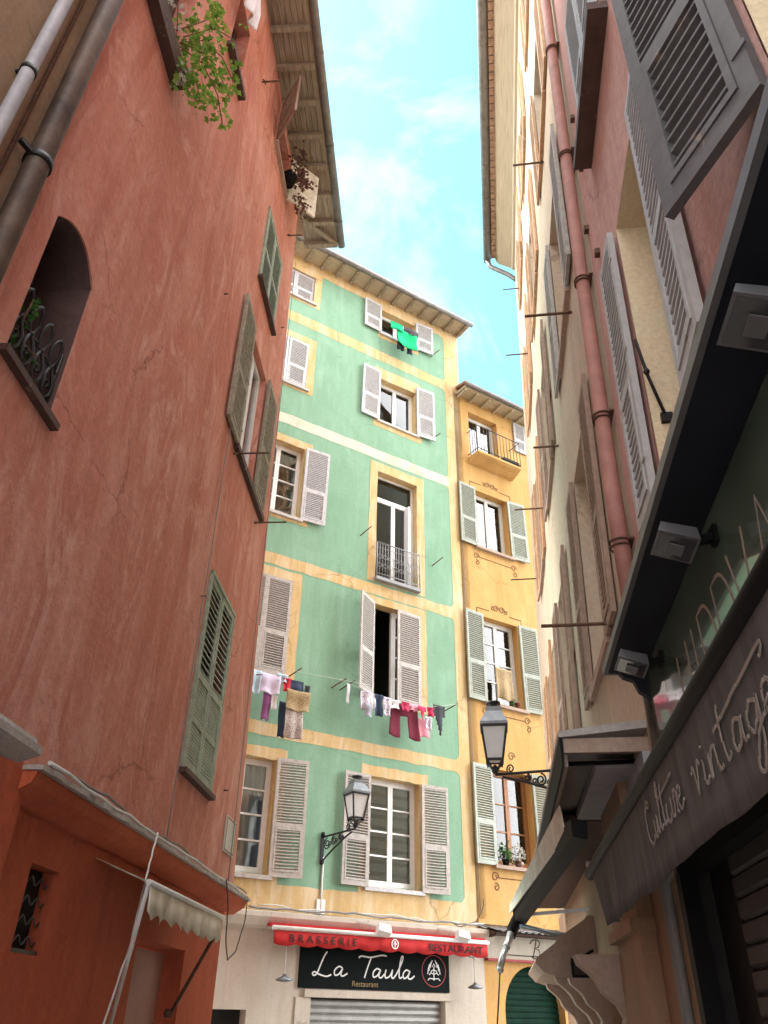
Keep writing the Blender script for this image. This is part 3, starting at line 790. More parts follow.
wn = window(gh, FG, .35, Rc[1], 6.95, 9.06, OG, 'white', rows=4, sashes=1)
shutter(wn, FG, (Rc[0]-.01, .04, 6.95), -math.cos(R(33)), math.sin(R(33)), .60, 2.12, 'shut_beige')
shutter(wn, FG, (Rc[1]+.04, .04, 6.93), -math.cos(R(3)), math.sin(R(3)), .62, 2.10, 'shut_beige')
wn = window(gh, FG, Rc[0], Rc[1], 9.68, 12.6, OG, 'white', rows=1, transom=11.95, curtain='full')
fd = MB(FG); fd.box(.69, .735, -.2, .0, 9.75, 11.9); fd.box(.735, .76, -.17, -.03, 9.9, 11.8); fd.build('open_leaf', M['white'], wn)
rl = MB(FG); o_ = .10
rl.tube([(-.22, o_, 10.55), (.93, o_, 10.55)], .014, 8); rl.tube([(-.22, o_, 9.76), (.93, o_, 9.76)], .011, 8); rl.tube([(-.22, o_, 10.42), (.93, o_, 10.42)], .007, 6)
for k in range(17):
    x = -.22+1.15*k/16; rl.tube([(x, o_, 9.68), (x, o_, 10.55)], .0075 if k % 16 else .014, 6)
for k in range(8):
    x = -.148+.144*k
    for zc in (10.2, 9.98): rl.tube([(x+a, o_, zc+c) for a, c in scroll((0, 0), .055, 1, 0, 1, 18, .95)], .0055, 5)
rl.box(-.24, .95, 0, .13, 9.60, 9.675)
rl.build('balcony_railing', M['railgrey'], wn)
wn = window(gh, FG, Rc[0], Rc[1], 14.2, 15.64, OG, 'white', rows=1, curtain='full', sill=.05, sillmat='shut_beige'); pair_open(wn, FG, Rc[0], Rc[1], 14.18, 1.66, .54, 'shut_white', tl=3, tr=6)
wn = window(gh, FG, Rc[0], Rc[1], 17.33, 18.24, OG, 'white', rows=1, curtain='half', sill=.05, sillmat='shut_white'); pair_open(wn, FG, Rc[0], Rc[1], 17.3, 1.06, .55, 'shut_white', tl=3, tr=6, flap=True)
# wall hooks for washing lines
for (u, z, l, up) in ((-1.14, 6.95, .38, .10), (1.56, 7.0, .36, .10), (-.62, 10.62, .3, .14), (1.34, 10.45, .3, .14), (1.45, 17.3, .3, .1), (1.42, 14.3, .25, .08), (-2.1, 6.95, .38, .1), (-.95, 6.95, .38, .1)):
    rod(gh, FG, u, z, l, 'rust', .013, up, False, .12)
# eave
b = MB(FG); 
for i in range(5): b.box(-4.8, 2.56, .0+.1*i, .1*i+.096, 18.72+.03*i*.0, 18.745)
ev = b.build('eave', M['soffitpale'], gh)
u = -4.5
while u < 2.5:
    b = MB(FG); b.box(u, u+.07, 0.0, .48, 18.62, 18.718); b.build('rafter', M['soffit'], ev); u += .46
b = MB(FG); b.tube([(-4.8, .56, 18.74), (-1, .56, 18.74), (2.6, .56, 18.74)], .075, 12); b.build('gutter', M['zinc'], gh)
b = MB(FG); b.hexa([(-4.8, -6, 20.6), (2.58, -6, 20.6), (2.58, .52, 18.76), (-4.8, .52, 18.76), (-4.8, -6, 20.75), (2.58, -6, 20.75), (2.58, .54, 18.88), (-4.8, .54, 18.88)])
b.build('roof', M['roof'], gh)
b = MB(FG); b.box(2.2, 2.44, -6, -.0, 0, 18.70); b.build('side_strip', M['ytrim'], gh)
# ground floor shop front
shopholes = [(-1.22, 1.35, 0, 1.84, .3), (-2.95, -2.3, 0, 1.66, .25)]
b = MB(FG); b.wall(-4.6, 2.28, 0, 2.84, shopholes, .05)
b.face([(2.28, .05, 0), (2.28, -.2, 0), (2.28, -.2, 2.84), (2.28, .05, 2.84)]); b.build('shop_front', M['shopstone'], gh)
b = MB(FG); b.prism_u([(.05, 2.74), (.17, 2.78), (.24, 2.86), (.27, 2.90), (.27, 2.965), (.05, 3.0)], -4.6, 2.42); b.build('cornice', M['shopstone'], gh)
b = MB(FG); b.box(-1.36, 1.5, .05, .10, 1.845, 1.95); b.box(-1.5, -1.24, .052, .075, .0, 1.84); b.box(1.37, 1.56, .052, .075, 0, 1.84); b.build('lintel', M['shopstone'], gh)
b = MB(FG)
for k in range(18): 
    z = .02+k*.1; b.prism_u([(-.06, z), (-.03, z+.03), (-.03, z+.07), (-.06, z+.098), (-.09, z+.098), (-.09, z)], -1.22, 1.35)
b.build('roller_shutter', M['steel'], gh)
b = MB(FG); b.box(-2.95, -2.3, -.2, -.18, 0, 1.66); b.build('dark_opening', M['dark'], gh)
b = MB(FG); b.box(-.0, 0.0, 0, 0, 0, 0)
b = MB(FG); b.tube([(-1.12, .02, 3.9), (-1.12, .02, 3.0)], .018, 6); b.box(-1.2, -1.04, .006, .03, 3.02, 3.24); b.build('conduit', M['whitepole'], gh)

# ------------------------------------------------------------------ yellow house
yh = thing('yellow_house', 'narrow ochre yellow house with sage shutters beside the green house', 'house', FG, (2.45, 0, 0))
yo = (2.45, 0, 0); ORG[yh.name] = yo
Yc = (2.76, 3.84)
hY = [(Yc[0], Yc[1], 4.14, 6.02, .26), (Yc[0], Yc[1], 7.45, 9.55, .26), (Yc[0], Yc[1], 11.45, 13.2, .26), (2.70, 3.72, 14.35, 15.85, .22)]
b = MB(FG, yo); b.wall(2.204, 7.5, 2.98, 16.35, hY, 0.0); shell(b, 2.442, 7.5, -6, 0, 16.35); b.build('wall', M['yellow'], yh)
wins = []
for i, (a, c, d, e, _) in enumerate(hY):
    wn = window(yh, FG, a, c, d, e, -.22, ['woodframe', 'white', 'white', 'white'][i], rows=[3, 4, 1, 1][i], curtain=['half', 'full', 'full', 'half'][i], sill=.09 if i < 3 else None, sillmat='stone')
    if i < 3: pair_open(wn, FG, a, c, d-.02, e-d+.04, .54, 'shut_sage', tl=4, tr=5)
    wins.append(wn)
b = MB(FG, yo); b.hexa([(2.64, 0, 13.98), (4.2, 0, 13.98), (3.98, .0, 13.86), (2.86, .0, 13.86), (2.62, .46, 14.13), (4.22, .46, 14.13), (4.22, .46, 14.2), (2.62, .46, 14.2)])
b = MB(FG, yo); b.prism_u([(0, 13.98), (.10, 14.0), (.36, 14.10), (.42, 14.14), (.42, 14.2), (0, 14.2)], 2.64, 4.12); bal = b.build('balcony', M['yellow'], yh)
b = MB(FG, yo)
for z in (14.28, 15.05): b.tube([(2.64, 0, z), (2.64, .41, z), (4.12, .41, z), (4.12, 0, z)], .013, 6)
for k in range(14): b.tube([(2.64+1.48*k/13, .41, 14.2), (2.64+1.48*k/13, .41, 15.05)], .008, 5)
for k in range(1, 4): b.tube([(2.64, .41*k/4, 14.2), (2.64, .41*k/4, 15.05)], .008, 5)
b.build('railing', M['iron'], bal)
shutter(yh, FG, (4.33, .03, 15.14), 1, 0, .42, 1.05, 'shut_gn' if 'shut_gn' in M else 'shut_white')
b = MB(FG, yo)
b.hexa([(2.3, 0, 16.30), (7.5, 0, 16.30), (7.5, .44, 16.26), (2.3, .44, 16.26), (2.3, 0, 16.36), (7.5, 0, 16.36), (7.5, .44, 16.31), (2.3, .44, 16.31)])
ev = b.build('eave', M['soffitpale'], yh)
for k in range(12):
    b = MB(FG, yo); b.box(2.34+k*.42, 2.39+k*.42, 0, .40, 16.2, 16.258); b.build('rafter', M['soffitpale'], ev)
b = MB(FG, yo); b.tube([(2.3, .48, 16.33), (7.5, .48, 16.33)], .06, 10); b.build('gutter', M['zinc'], yh)
b = MB(FG, yo); b.hexa([(2.444, -6, 18.2), (7.5, -6, 18.2), (7.5, .46, 16.4), (2.3, .46, 16.4), (2.444, -6, 18.3), (7.5, -6, 18.3), (7.5, .46, 16.48), (2.3, .46, 16.48)]); b.build('roof', M['roof'], yh)
# painted ornaments
b = MB(FG, yo)
def orn(c, s=1.0):
    for sg in (1, -1):
        b.ribbon([(c[0]+sg*(.09+p[0]), c[1]+p[1]) for p in scroll((0, 0), .09*s, 1.4, 0 if sg > 0 else math.pi, sg)], .022, .003)
        b.ribbon([(c[0]+sg*(.2+p[0]), c[1]-.02+p[1]) for p in scroll((0, 0), .06*s, 1.2, 1, -sg)], .018, .003)
for z in (9.85, 13.5): orn((3.3, z))
b.ribbon([(2.62, z_) for z_ in (9.55, 9.74)], .02, .003)
for z in (9.74, 13.42):
    b.ribbon([(2.62, z-.15), (2.62, z), (3.0, z)], .02, .003); b.ribbon([(3.6, z), (3.98, z), (3.98, z-.15)], .02, .003)
for z in (7.3, 11.25, 4.0):
    b.ribbon([(2.75, z-.09), (3.85, z-.09)], .018, .003)
    for x in (2.7, 3.9): 
        b.ribbon([(x+p[0], z-.08+p[1]) for p in scroll((0, 0), .09, 1.3, 0)], .02, .003); b.ribbon([(x+.02+p[0], z-.26+p[1]) for p in scroll((0, 0), .075, 1.2, 2, -1)], .02, .003)
b.ribbon([(3.35+p[0], 6.35+p[1]) for p in scroll((0, 0), .1, 1.3, 0)], .02, .003)
b.build('painted_ornament', M['painted'], yh, recalc=False)
b = MB(FG, yo); b.box(2.205, 7.5, 0.0, .05, 3.08, 3.16); b.build('cornice', M['yellow'], yh)
# ground floor of the yellow house
b = MB(FG, yo)
uc, rad, zs = 3.45, .72, 1.72
b.wall(2.29, 7.5, 0, 2.5, [(uc-rad, uc+rad, 0, 2.45, .25, 'arch')], .03)
ar = [(uc-rad*math.cos(math.pi*i/20), zs+rad*math.sin(math.pi*i/20)) for i in range(21)]
for i in range(20):
    (x0, y0), (x1, y1) = ar[i], ar[i+1]
    b.face([(x0, .03, y0), (x1, .03, y1), (x1, .03, 2.45), (x0, .03, 2.45)]); b.face([(x0, .03, y0), (x1, .03, y1), (x1, -.22, y1), (x0, -.22, y0)])
b.build('shop_front', M['yellow'], yh)
b = MB(FG, yo)
for k in range(26):
    z = k*.095; b.prism_u([(-.15, z), (-.138, z+.025), (-.138, z+.07), (-.15, z+.09), (-.18, z+.09), (-.18, z)], uc-rad-.02, uc+rad+.02)
b.build('roller_shutter', M['greendoor'], yh)
sg = thing('shop_sign', 'cream fascia sign with a black script letter B over the green arched door', 'sign', FG, (3.2, .04, 2.5))
so = (3.2, .04, 2.5)
b = MB(FG, so); b.box(2.32, 5.4, .04, .10, 2.53, 2.90); b.build('board', M['shopstone'], sg)
b = MB(FG, so)
b.ribbon([(3.42, 2.56), (3.47, 2.70), (3.53, 2.86)], .022, .10); b.ribbon([(3.36, 2.80), (3.44, 2.87), (3.56, 2.88), (3.62, 2.83), (3.58, 2.76), (3.49, 2.73), (3.58, 2.71), (3.61, 2.64), (3.55, 2.575), (3.44, 2.56), (3.38, 2.60)], .02, .10)
b.ribbon([(2.72, 2.60), (3.1, 2.595), (3.62, 2.60), (3.72, 2.64), (3.78, 2.62)], .018, .10); b.build('lettering', M['letterblack'], sg)
b = MB(FG, so); b.box(2.32, 5.4, .04, .13, 2.49, 2.528); b.build('moulding', M['letterred'], sg)
cv = thing('shop_canopy', 'corrugated grey canopy sheet with dark underside over the letter B sign', 'canopy', FG, (3.2, 0, 3.0))
co = (3.2, 0, 3.0)
b = MB(FG, co); n = 80; u0, u1 = 2.24, 5.4
for i in range(n):
    a = u0+(u1-u0)*i/n; c = u0+(u1-u0)*(i+1)/n; za = .012*math.sin(i*math.pi/2); zc = .012*math.sin((i+1)*math.pi/2)
    b.face([(a, .0, 3.07+za), (c, .0, 3.07+zc), (c, .55, 2.94+zc), (a, .55, 2.94+za)], True)
b.build('sheet', M['zinc'], cv, solid=.006)
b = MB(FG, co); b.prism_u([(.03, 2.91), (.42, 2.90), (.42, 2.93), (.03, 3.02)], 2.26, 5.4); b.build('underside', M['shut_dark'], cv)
b = MB(FG, co); b.bar((2.3, 0, 2.86), (2.3, .45, 2.9), .05, .06); b.bar((4.8, 0, 2.86), (4.8, .45, 2.9), .05, .06); b.build('bracket', M['shut_dark'], cv)

# ------------------------------------------------------------------ restaurant awning and sign
ra = thing('restaurant_awning', 'narrow red awning with scalloped valance over the restaurant sign', 'awning', FG, (.2, .06, 2.7))
ro = (.2, .06, 2.7)
au0, au1, ao, az = -2.12, 2.08, .42, 2.74
b = MB(FG, ro)
for i in range(30):
    a = au0+(au1-au0)*i/30; c = au0+(au1-au0)*(i+1)/30
    b.face([(a, .06, 2.82), (c, .06, 2.82), (c, ao, az), (a, ao, az)], True)
b.build('canopy', M['redcloth'], ra, solid=.004)
b = MB(FG, ro); b.tube([(au0-.03, ao, az-.0), (au1+.03, ao, az-.0)], .032, 10); b.build('front_bar', M['whitepole'], ra)
b = MB(FG, ro); n = 110
for i in range(n):
    a = au0+(au1-au0)*i/n; c = au0+(au1-au0)*(i+1)/n
    def bot(u):
        t = (u-au0)/(au1-au0); return az-.215-.03*abs(math.sin(t*math.pi*11))
    wa = .004*math.sin(i*.16); wc = .004*math.sin((i+1)*.16)
    b.face([(a, ao, az-.03), (c, ao, az-.03), (c, ao+.012+wc, bot(c)), (a, ao+.012+wa, bot(a))], True)
val = b.build('valance', M['redcloth'], ra, solid=.004, merge=True)
def text_mesh(txt, size, F, org, u, o, z, width=None, mat=None, parent=None, name='lettering', bold=0.0):
    cu = bpy.data.curves.new('t', 'FONT'); cu.body = txt; cu.size = size; cu.extrude = .003; cu.offset = bold
    to = bpy.data.objects.new('t', cu); COL.objects.link(to)
    dg = bpy.context.evaluated_depsgraph_get(); me = bpy.data.meshes.new_from_object(to.evaluated_get(dg))
    bpy.data.objects.remove(to)
    xs = [v.co.x for v in me.vertices]; w0 = min(xs); w1 = max(xs); k = (width/(w1-w0)) if width else 1
    flip = -1 if F is FR or F is FS else 1
    for v in me.vertices:
        x = (v.co.x-w0)*k; y = v.co.y; zz = v.co.z
        v.co = F.loc(u+flip*x, o+zz, z+y) - F.loc(*org)
    if flip < 0 or True:
        bm = bmesh.new(); bm.from_mesh(me); bmesh.ops.recalc_face_normals(bm, faces=bm.faces); bm.to_mesh(me); bm.free()
    me.materials.clear(); me.materials.append(mat)
    o_ = bpy.data.objects.new(name, me); COL.objects.link(o_); o_.parent = parent; return o_
text_mesh('B R A S S E R I E', .155, FG, ro, -1.85, ao+.02, az-.185, 1.22, M['letterblack'], ra)
text_mesh('RESTAURANT', .165, FG, ro, .80, ao+.02, az-.185, 1.16, M['letterblack'], ra)
b = MB(FG, ro); cx, cz = .10, az-.12
b.ribbon([(cx+.062*math.cos(a*math.pi/12), cz+.068*math.sin(a*math.pi/12)) for a in range(25)], .014, ao+.022)
b.ribbon([(cx, cz-.05), (cx, cz+.02)], .014, ao+.022); b.ribbon([(cx-.03, cz-.01), (cx, cz+.045), (cx+.03, cz-.01)], .012, ao+.022); b.build('emblem', M['letterwhite'], ra)
b = MB(FG, ro); b.box(au0-.02, au1+.02, .051, .34, 2.775, 2.815); b.build('cassette', M['redcloth'], ra)
rs = thing('restaurant_sign', 'black restaurant sign board with white script lettering below the red awning', 'sign', FG, (0, .05, 1.96))
rso = (0, .05, 1.96)
b = MB(FG, rso); b.box(-1.47, 1.46, .052, .09, 1.965, 2.56); b.build('board', M['signblack'], rs)
so_ = .09
def strokes(mb, lst, u0, z0, k, w, o, slant=.0, flip=1, kz=None):
    kz = kz or k
    for st in lst:
        # smooth the polyline with Catmull-Rom
        P = [Vector((p[0]+slant*p[1], p[1])) for p in st]; out = []
        for i in range(len(P)-1):
            p0 = P[max(i-1, 0)]; p1 = P[i]; p2 = P[i+1]; p3 = P[min(i+2, len(P)-1)]
            for s in range(6):
                t = s/6
                out.append(.5*((2*p1)+(-p0+p2)*t+(2*p0-5*p1+4*p2-p3)*t*t+(-p0+3*p1-3*p2+p3)*t**3))
        out.append(P[-1])
        mb.ribbon([(u0+flip*k*p.x, z0+kz*p.y) for p in out], w, o)
b = MB(FG, rso)
La = [[(.62, 1.25), (.50, 1.0), (.36, .5), (.25, .08), (.10, -.02), (.02, .08), (.12, .16), (.35, .05), (.75, -.05), (1.0, .05)],
      [(1.55, .42), (1.35, .50), (1.15, .28), (1.2, .04), (1.4, .10), (1.56, .40), (1.5, .10), (1.62, .0), (1.85, .15)]]
Ta = [[(2.35, 1.02), (2.5, 1.12), (3.0, 1.08), (3.6, 1.22), (3.9, 1.2)], [(3.05, 1.1), (2.95, .7), (2.85, .25), (2.80, -.05)],
      [(3.62, .42), (3.42, .48), (3.25, .26), (3.3, .02), (3.5, .12), (3.64, .42), (3.58, .08), (3.72, .0), (3.88, .2)],
      [(3.95, .45), (3.92, .15), (4.0, .0), (4.2, .12), (4.32, .45), (4.3, .1), (4.4, .0), (4.55, .2)],
      [(4.55, .2), (4.78, .8), (4.85, 1.2), (4.75, 1.15), (4.7, .5), (4.76, .04), (4.92, .1)],
      [(5.3, .42), (5.1, .48), (4.95, .26), (5.02, .02), (5.2, .12), (5.33, .42), (5.26, .08), (5.42, .0), (5.62, .18)]]
strokes(b, La+Ta, -1.25, 2.145, .35, .022, so_, .10, kz=.265); b.build('lettering', M['letterwhite'], rs)
text_mesh('Restaurant', .11, FG, rso, -.50, so_, 2.01, .50, M['lettergold'], rs)
b = MB(FG, rso); ex, ez = 1.13, 2.28
b.ribbon([(ex+.25*math.cos(a*math.pi/18), ez+.235*math.sin(a*math.pi/18)) for a in range(37)], .014, so_); b.build('emblem_ring', M['letterred'], rs)
b = MB(FG, rso)
b.ribbon([(ex, ez-.14), (ex, ez+.06)], .016, so_)
for sg_ in (1, -1):
    b.ribbon([(ex, ez-.12), (ex+sg_*.09, ez-.11), (ex+sg_*.13, ez-.14)], .014, so_); b.ribbon([(ex, ez-.05), (ex+sg_*.06, ez-.03), (ex+sg_*.1, ez-.06)], .014, so_)
    b.ribbon([(ex, ez+.02), (ex+sg_*.05, ez-.0), (ex+sg_*.07, ez-.03)], .014, so_)
    for q in range(3): b.ribbon([(ex+sg_*.03*(q+1), ez+.16-.03*q), (ex+sg_*(.06+.03*q), ez+.10-.04*q), (ex+sg_*(.07+.03*q), ez+.05-.05*q)], .016, so_)
b.ribbon([(ex-.03, ez+.06), (ex, ez+.11), (ex+.03, ez+.06)], .014, so_); b.build('emblem', M['letterwhite'], rs)
# white spotlights on the cornice and little wall lamps
def spot(u, label):
    og = (u, .25, 2.9); t = thing('spotlight', label, 'lamp', FG, og, 'white spotlights above the red awning')
    b = MB(FG, og); b.bar((u-.32, .26, 2.93), (u-.02, .48, 2.86), .022, .022); b.build('arm', M['whitepole'], t)
    b = MB(FG, og); b.hexa([(u-.06, .42, 2.74), (u+.16, .46, 2.70), (u+.16, .60, 2.76), (u-.06, .56, 2.80), (u-.05, .42, 2.86), (u+.15, .46, 2.84), (u+.15, .58, 2.88), (u-.05, .54, 2.91)]); b.build('head', M['letterwhite'], t)
spot(-.22, 'white spotlight above the awning middle, left of the other spotlight'); spot(1.42, 'white spotlight above the word RESTAURANT on the awning')
def conelamp(u, label):
    og = (u, .1, 1.95); t = thing('wall_lamp', label, 'lamp', FG, og, 'small disc lamps beside the restaurant sign')
    b = MB(FG, og); b.tube([(u, .30, 2.5), (u, .30, 2.12)], .010, 6); b.tube([(u, .30, 2.5), (u, .05, 2.55)], .010, 6); b.build('rod', M['whitepole'], t)
    b = MB(FG, og); b.lathe((u, .30, 2.04), [(.02, .09), (.04, .06), (.13, .02), (.13, .0), (.03, -.015)], 16); b.build('shade', M['lampcap'], t)
conelamp(-1.83, 'grey disc lamp on a rod left of the black restaurant sign'); conelamp(1.86, 'grey disc lamp on a rod right of the black restaurant sign')
cable(FG, [(-2.5, .22, 3.03), (-1.6, .24, 3.02), (-.6, .23, 3.04), (.5, .24, 3.02), (1.6, .23, 3.03), (2.3, .24, 3.0)], .016, 'cable_grey', 'grey cable bundle lying along the cornice above the red awning', wob=.02)
cable(FG, [(-2.3, .2, 3.06), (-1.1, .2, 3.03), (.2, .2, 3.07), (1.2, .2, 3.03), (2.2, .2, 3.06)], .009, 'cable_white', 'thin white cable on the cornice above the red awning', wob=.02)
cable(FG, [(1.5, .10, 3.06), (1.7, .15, 2.98), (2.1, .12, 3.1), (2.3, .08, 3.35), (2.35, .04, 3.5)], .008, 'cable_black', 'black cable rising from the cornice to the yellow house corner', wob=.01)

# ------------------------------------------------------------------ street lanterns
def lantern(t, F, og, c, w, h, top):
    """c: (u,o,z) of the lantern's foot"""
    u, o, z = c; a = math.pi/4
    zb = z+.10; zt = zb+h
    rb = w*.62; rt = w
    def ring(r, zz): return [(u+sx*r/2, o+sy*r/2, zz) for sx, sy in ((-1, -1), (1, -1), (1, 1), (-1, 1))]
    b = MB(F, og)
    lo = ring(rb, zb); hi = ring(rt, zt)
    for i in range(4):
        b.bar(lo[i], hi[i], .022, .022); b.bar(lo[i], lo[(i+1) % 4], .028, .028); b.bar(hi[i], hi[(i+1) % 4], .034, .034)
    l2 = ring(rb*.9, zb-.05)
    for i in range(4): b.bar(lo[i], (u+(lo[i][0]-u)*.3, o+(lo[i][1]-o)*.3, z), .016, .016); b.bar(lo[i], l2[i], .02, .02)
    b.lathe((u, o, z-.05), [(.018, 0), (.045, .03), (.045, .06), (.02, .1)], 10)
    b.build('frame', M['iron'], t)
    b = MB(F, og); k = .96
    lo = ring(rb*k, zb); hi = ring(rt*k, zt)
    b.hexa([*lo, *hi]); b.build('glass', M['lampglass'], t)
    b = MB(F, og)
    e0 = ring(rt*1.13, zt+.01); e1 = ring(rt*1.1, zt+.045); e2 = ring(rt*.66, zt+.19*top); e3 = ring(rt*.62, zt+.25*top)
    b.hexa([*e0, *e1]); b.hexa([*e1, *e2]); b.hexa([*e2, *e3]); b.build('cap', M['lampcap'], t)
    b = MB(F, og); b.lathe((u, o, zt+.25*top), [(rt*.2, 0), (rt*.22, .02), (rt*.12, .035), (rt*.30, .05), (rt*.30, .075), (.01, .10)], 12); b.build('finial', M['iron'], t)
lt = thing('street_lamp', 'black wall lantern with frosted glass in front of the lower left window shutter', 'street lamp', FG, (-1.15, 0, 3.9), 'street lanterns on wall brackets')
lo_ = (-1.15, 0, 3.9)
c = (-1.06, 1.0, 4.28)
lantern(lt, FG, lo_, c, .31, .38, .95)
def bracket(t, F, og, u, oz, c, dz=.0, height=.42):
    """iron scroll bracket from the wall (u, 0) out to the lantern foot c"""
    b = MB(F, og); cu, co_, cz = c
    b.box(u-.03, u+.03, 0.005, .03, oz-height, oz+.06)
    b.lathe((u, .03, oz-height-.02), [(.03, 0), (.045, .04), (.03, .08)], 8); b.lathe((u, .03, oz+.02), [(.03, 0), (.04, .03), (.03, .06)], 8)
    P = [(u+(cu-u)*s, .02+(co_-.02)*s, oz+(cz-.03-oz)*s) for s in [i/8 for i in range(9)]]
    b.tube(P, .017, 8)
    low = [(u+(cu-u)*s, .02+(co_-.02)*s, oz-height*(1-s)**1.3*.95+(cz-.05-oz)*s) for s in [i/10 for i in range(10)]]
    b.tube(low, .015, 8)
    def lift(p): # p: (distance out fraction, z offset)
        s = p[0]; return (u+(cu-u)*s, .02+(co_-.02)*s, oz+(cz-.03-oz)*s+p[1])
    for (s0, r0, z0) in ((.15, .10, -.13), (.36, .075, -.10), (.55, .05, -.07)):
        b.tube([lift((s0+x/1.0, z0+y)) for x, y in scroll((0, 0), r0, 1.6, math.pi/2, 1)], .011, 6)
        b.tube([lift((s0+.09+x, z0-.01+y)) for x, y in scroll((0, 0), r0*.55, 1.3, -math.pi/2, -1)], .009, 6)
    b.tube([lift((.78+x, .055+y)) for x, y in scroll((0, 0), .06, 1.5, -math.pi/2, 1)], .009, 6)
    b.build('bracket', M['iron'], t)
bracket(lt, FG, lo_, -1.15, 4.22, (c[0], c[1], c[2]-.03))
lt2 = thing('street_lamp', 'black wall lantern hanging out in front of the yellow house on a scrolled iron bracket', 'street lamp', FR, (5.35, 0, 4.0), 'street lanterns on wall brackets')
lo2 = (5.35, 0, 4.0); c2 = (5.30, .86, 4.10)
lantern(lt2, FR, lo2, c2, .30, .40, 1.0); bracket(lt2, FR, lo2, 5.35, 4.10, (c2[0], c2[1], c2[2]-.03), height=.32)

# ------------------------------------------------------------------ laundry
def cloth(F, u0, u1, zt, zb, o, mat, label, kind='cloth', name='cloth', group=None, shape='rect', seed=0, fold=.025):
    if group == GL1: u0 -= .13; u1 -= .13; zt -= .16; zb -= .16
    if group == GL2: u0 -= .22; u1 -= .22; zt -= .10; zb -= .06
    rnd = random.Random(seed); og = ((u0+u1)/2, o, zt); b = MB(F, og); nu, nv = 16, 14
    ph = rnd.uniform(0, 6); fr = rnd.uniform(.8, 1.9); fold *= rnd.uniform(.5, 1.1)
    w = u1-u0; h = zt-zb
    def inside(s, v):
        if shape == 'tee': return v < .36 or .2 < s < .8
        if shape == 'trousers': return v < .33 or (s < .40 or s > .60)
        if shape == 'briefs': return v < .35 or abs(s-.5) < .5*(1-v)*.9
        if shape == 'sock': return abs(s-.5) < .34 if v < .6 else s > .3
        return True
    def P(i, j):
        s = i/nu; v = j/nv
        sx = s + .03*v*math.sin(ph+s*5)
        if shape == 'trousers': sx = .5+(s-.5)*(1+.25*v)
        sag = .03*math.sin(math.pi*s)*h*.6
        hem = .03*h*math.sin(ph*2+s*9)*v
        return (u0+w*sx, o+fold*(.3+v)*math.sin(ph+fr*s*2*math.pi)+.012*math.sin(v*7+ph), zt-sag-v*h+hem)
    for i in range(nu):
        for j in range(nv):
            if inside((i+.5)/nu, (j+.5)/nv): b.face([P(i, j), P(i+1, j), P(i+1, j+1), P(i, j+1)], True)
    return single(b, name, mat, label, kind, F, og, group, merge=True, recalc=True, solid=.005)
C = {k: clothmat('cloth_'+k, v) for k, v in dict(white=(.74, .73, .76), lilac=(.62, .55, .70), paleblue=(.40, .52, .62), red=(.55, .03, .06), navy=(.03, .045, .085), purple=(.20, .06, .16), maroon=(.13, .012, .03),
     pink=(.66, .27, .33), cherry=(.45, .03, .09), black=(.02, .02, .028), green=(.0, .42, .16), grey=(.30, .30, .34), charcoal=(.05, .05, .06)).items()}
C['shawl'] = pattern('brown_patterned_cloth', (.20, .13, .065), (.36, .26, .14), 40); C['skirt'] = pattern('grey_patterned_cloth', (.22, .15, .14), (.42, .36, .33), 34); C['print'] = pattern('violet_print_cloth', (.18, .12, .20), (.55, .50, .56), 36)
GL1 = 'washing under the upper left window of the green house'; GL2 = 'washing under the open window of the green house'
lo = .42
def line(pts, label): 
    og = pts[0]; b = MB(FG, og); b.tube(pts, .0032, 5); single(b, 'clothesline', M['string'], label, 'clothesline', FG, og)
line([(-3.2, lo, 6.95), (-2.6, lo, 6.93), (-1.9, lo, 6.95), (-.48, lo-.05, 7.04)], 'white washing line with shirts and a brown shawl under the closed shutters')
line([(-1.2, lo-.05, 7.0), (-.6, lo, 6.88), (.2, lo, 6.82), (1.0, lo, 6.88), (1.66, lo-.06, 7.08)], 'washing line with maroon trousers under the half open shutters')
for a in [(-2.86, -2.66, 6.96, 6.52, 'paleblue', 'pale blue cloth at the left end of the left washing line', 'rect', 'cloth'),
          (-2.66, -2.27, 6.94, 6.58, 'lilac', 'lilac white shirt in the middle of the left washing line', 'rect', 'shirt'),
          (-2.36, -2.14, 6.99, 6.84, 'paleblue', 'small light blue cloth over the lilac shirt', 'rect', 'cloth'),
          (-2.22, -2.06, 6.93, 6.68, 'red', 'small bright red cloth on the left washing line', 'rect', 'cloth'),
          (-2.06, -1.80, 6.93, 6.66, 'navy', 'navy blue cloth right of the red cloth', 'rect', 'shorts')]:
    cloth(FG, a[0], a[1], a[2], a[3], lo, C[a[4]], a[5], a[7], a[7], GL1, a[6], seed=len(a[5]))
for a in [(-2.56, -2.40, 6.60, 6.10, 'purple', 'dark purple garment hanging below the lilac shirt', 'rect', 'garment'), (-2.40, -2.28, 6.58, 6.32, 'white', 'small white cloth next to the purple garment', 'rect', 'cloth'),
          (-2.16, -1.68, 6.72, 6.34, 'shawl', 'brown patterned fringed shawl on the left washing line', 'rect', 'shawl'),
          (-2.24, -2.08, 6.5, 5.86, 'navy', 'long navy garment behind the patterned skirt', 'rect', 'garment'), (-2.14, -1.80, 6.36, 5.84, 'skirt', 'grey patterned skirt hanging below the brown shawl', 'rect', 'skirt'),
          (-1.76, -1.64, 6.90, 6.5, 'charcoal', 'dark grey cloth at the right end of the left washing line', 'rect', 'cloth')]:
    cloth(FG, a[0], a[1], a[2], a[3], lo+(.06 if a[4] in ('shawl', 'skirt') else -.05), C[a[4]], a[5], a[7], a[7], GL1, a[6], seed=len(a[5])+3)
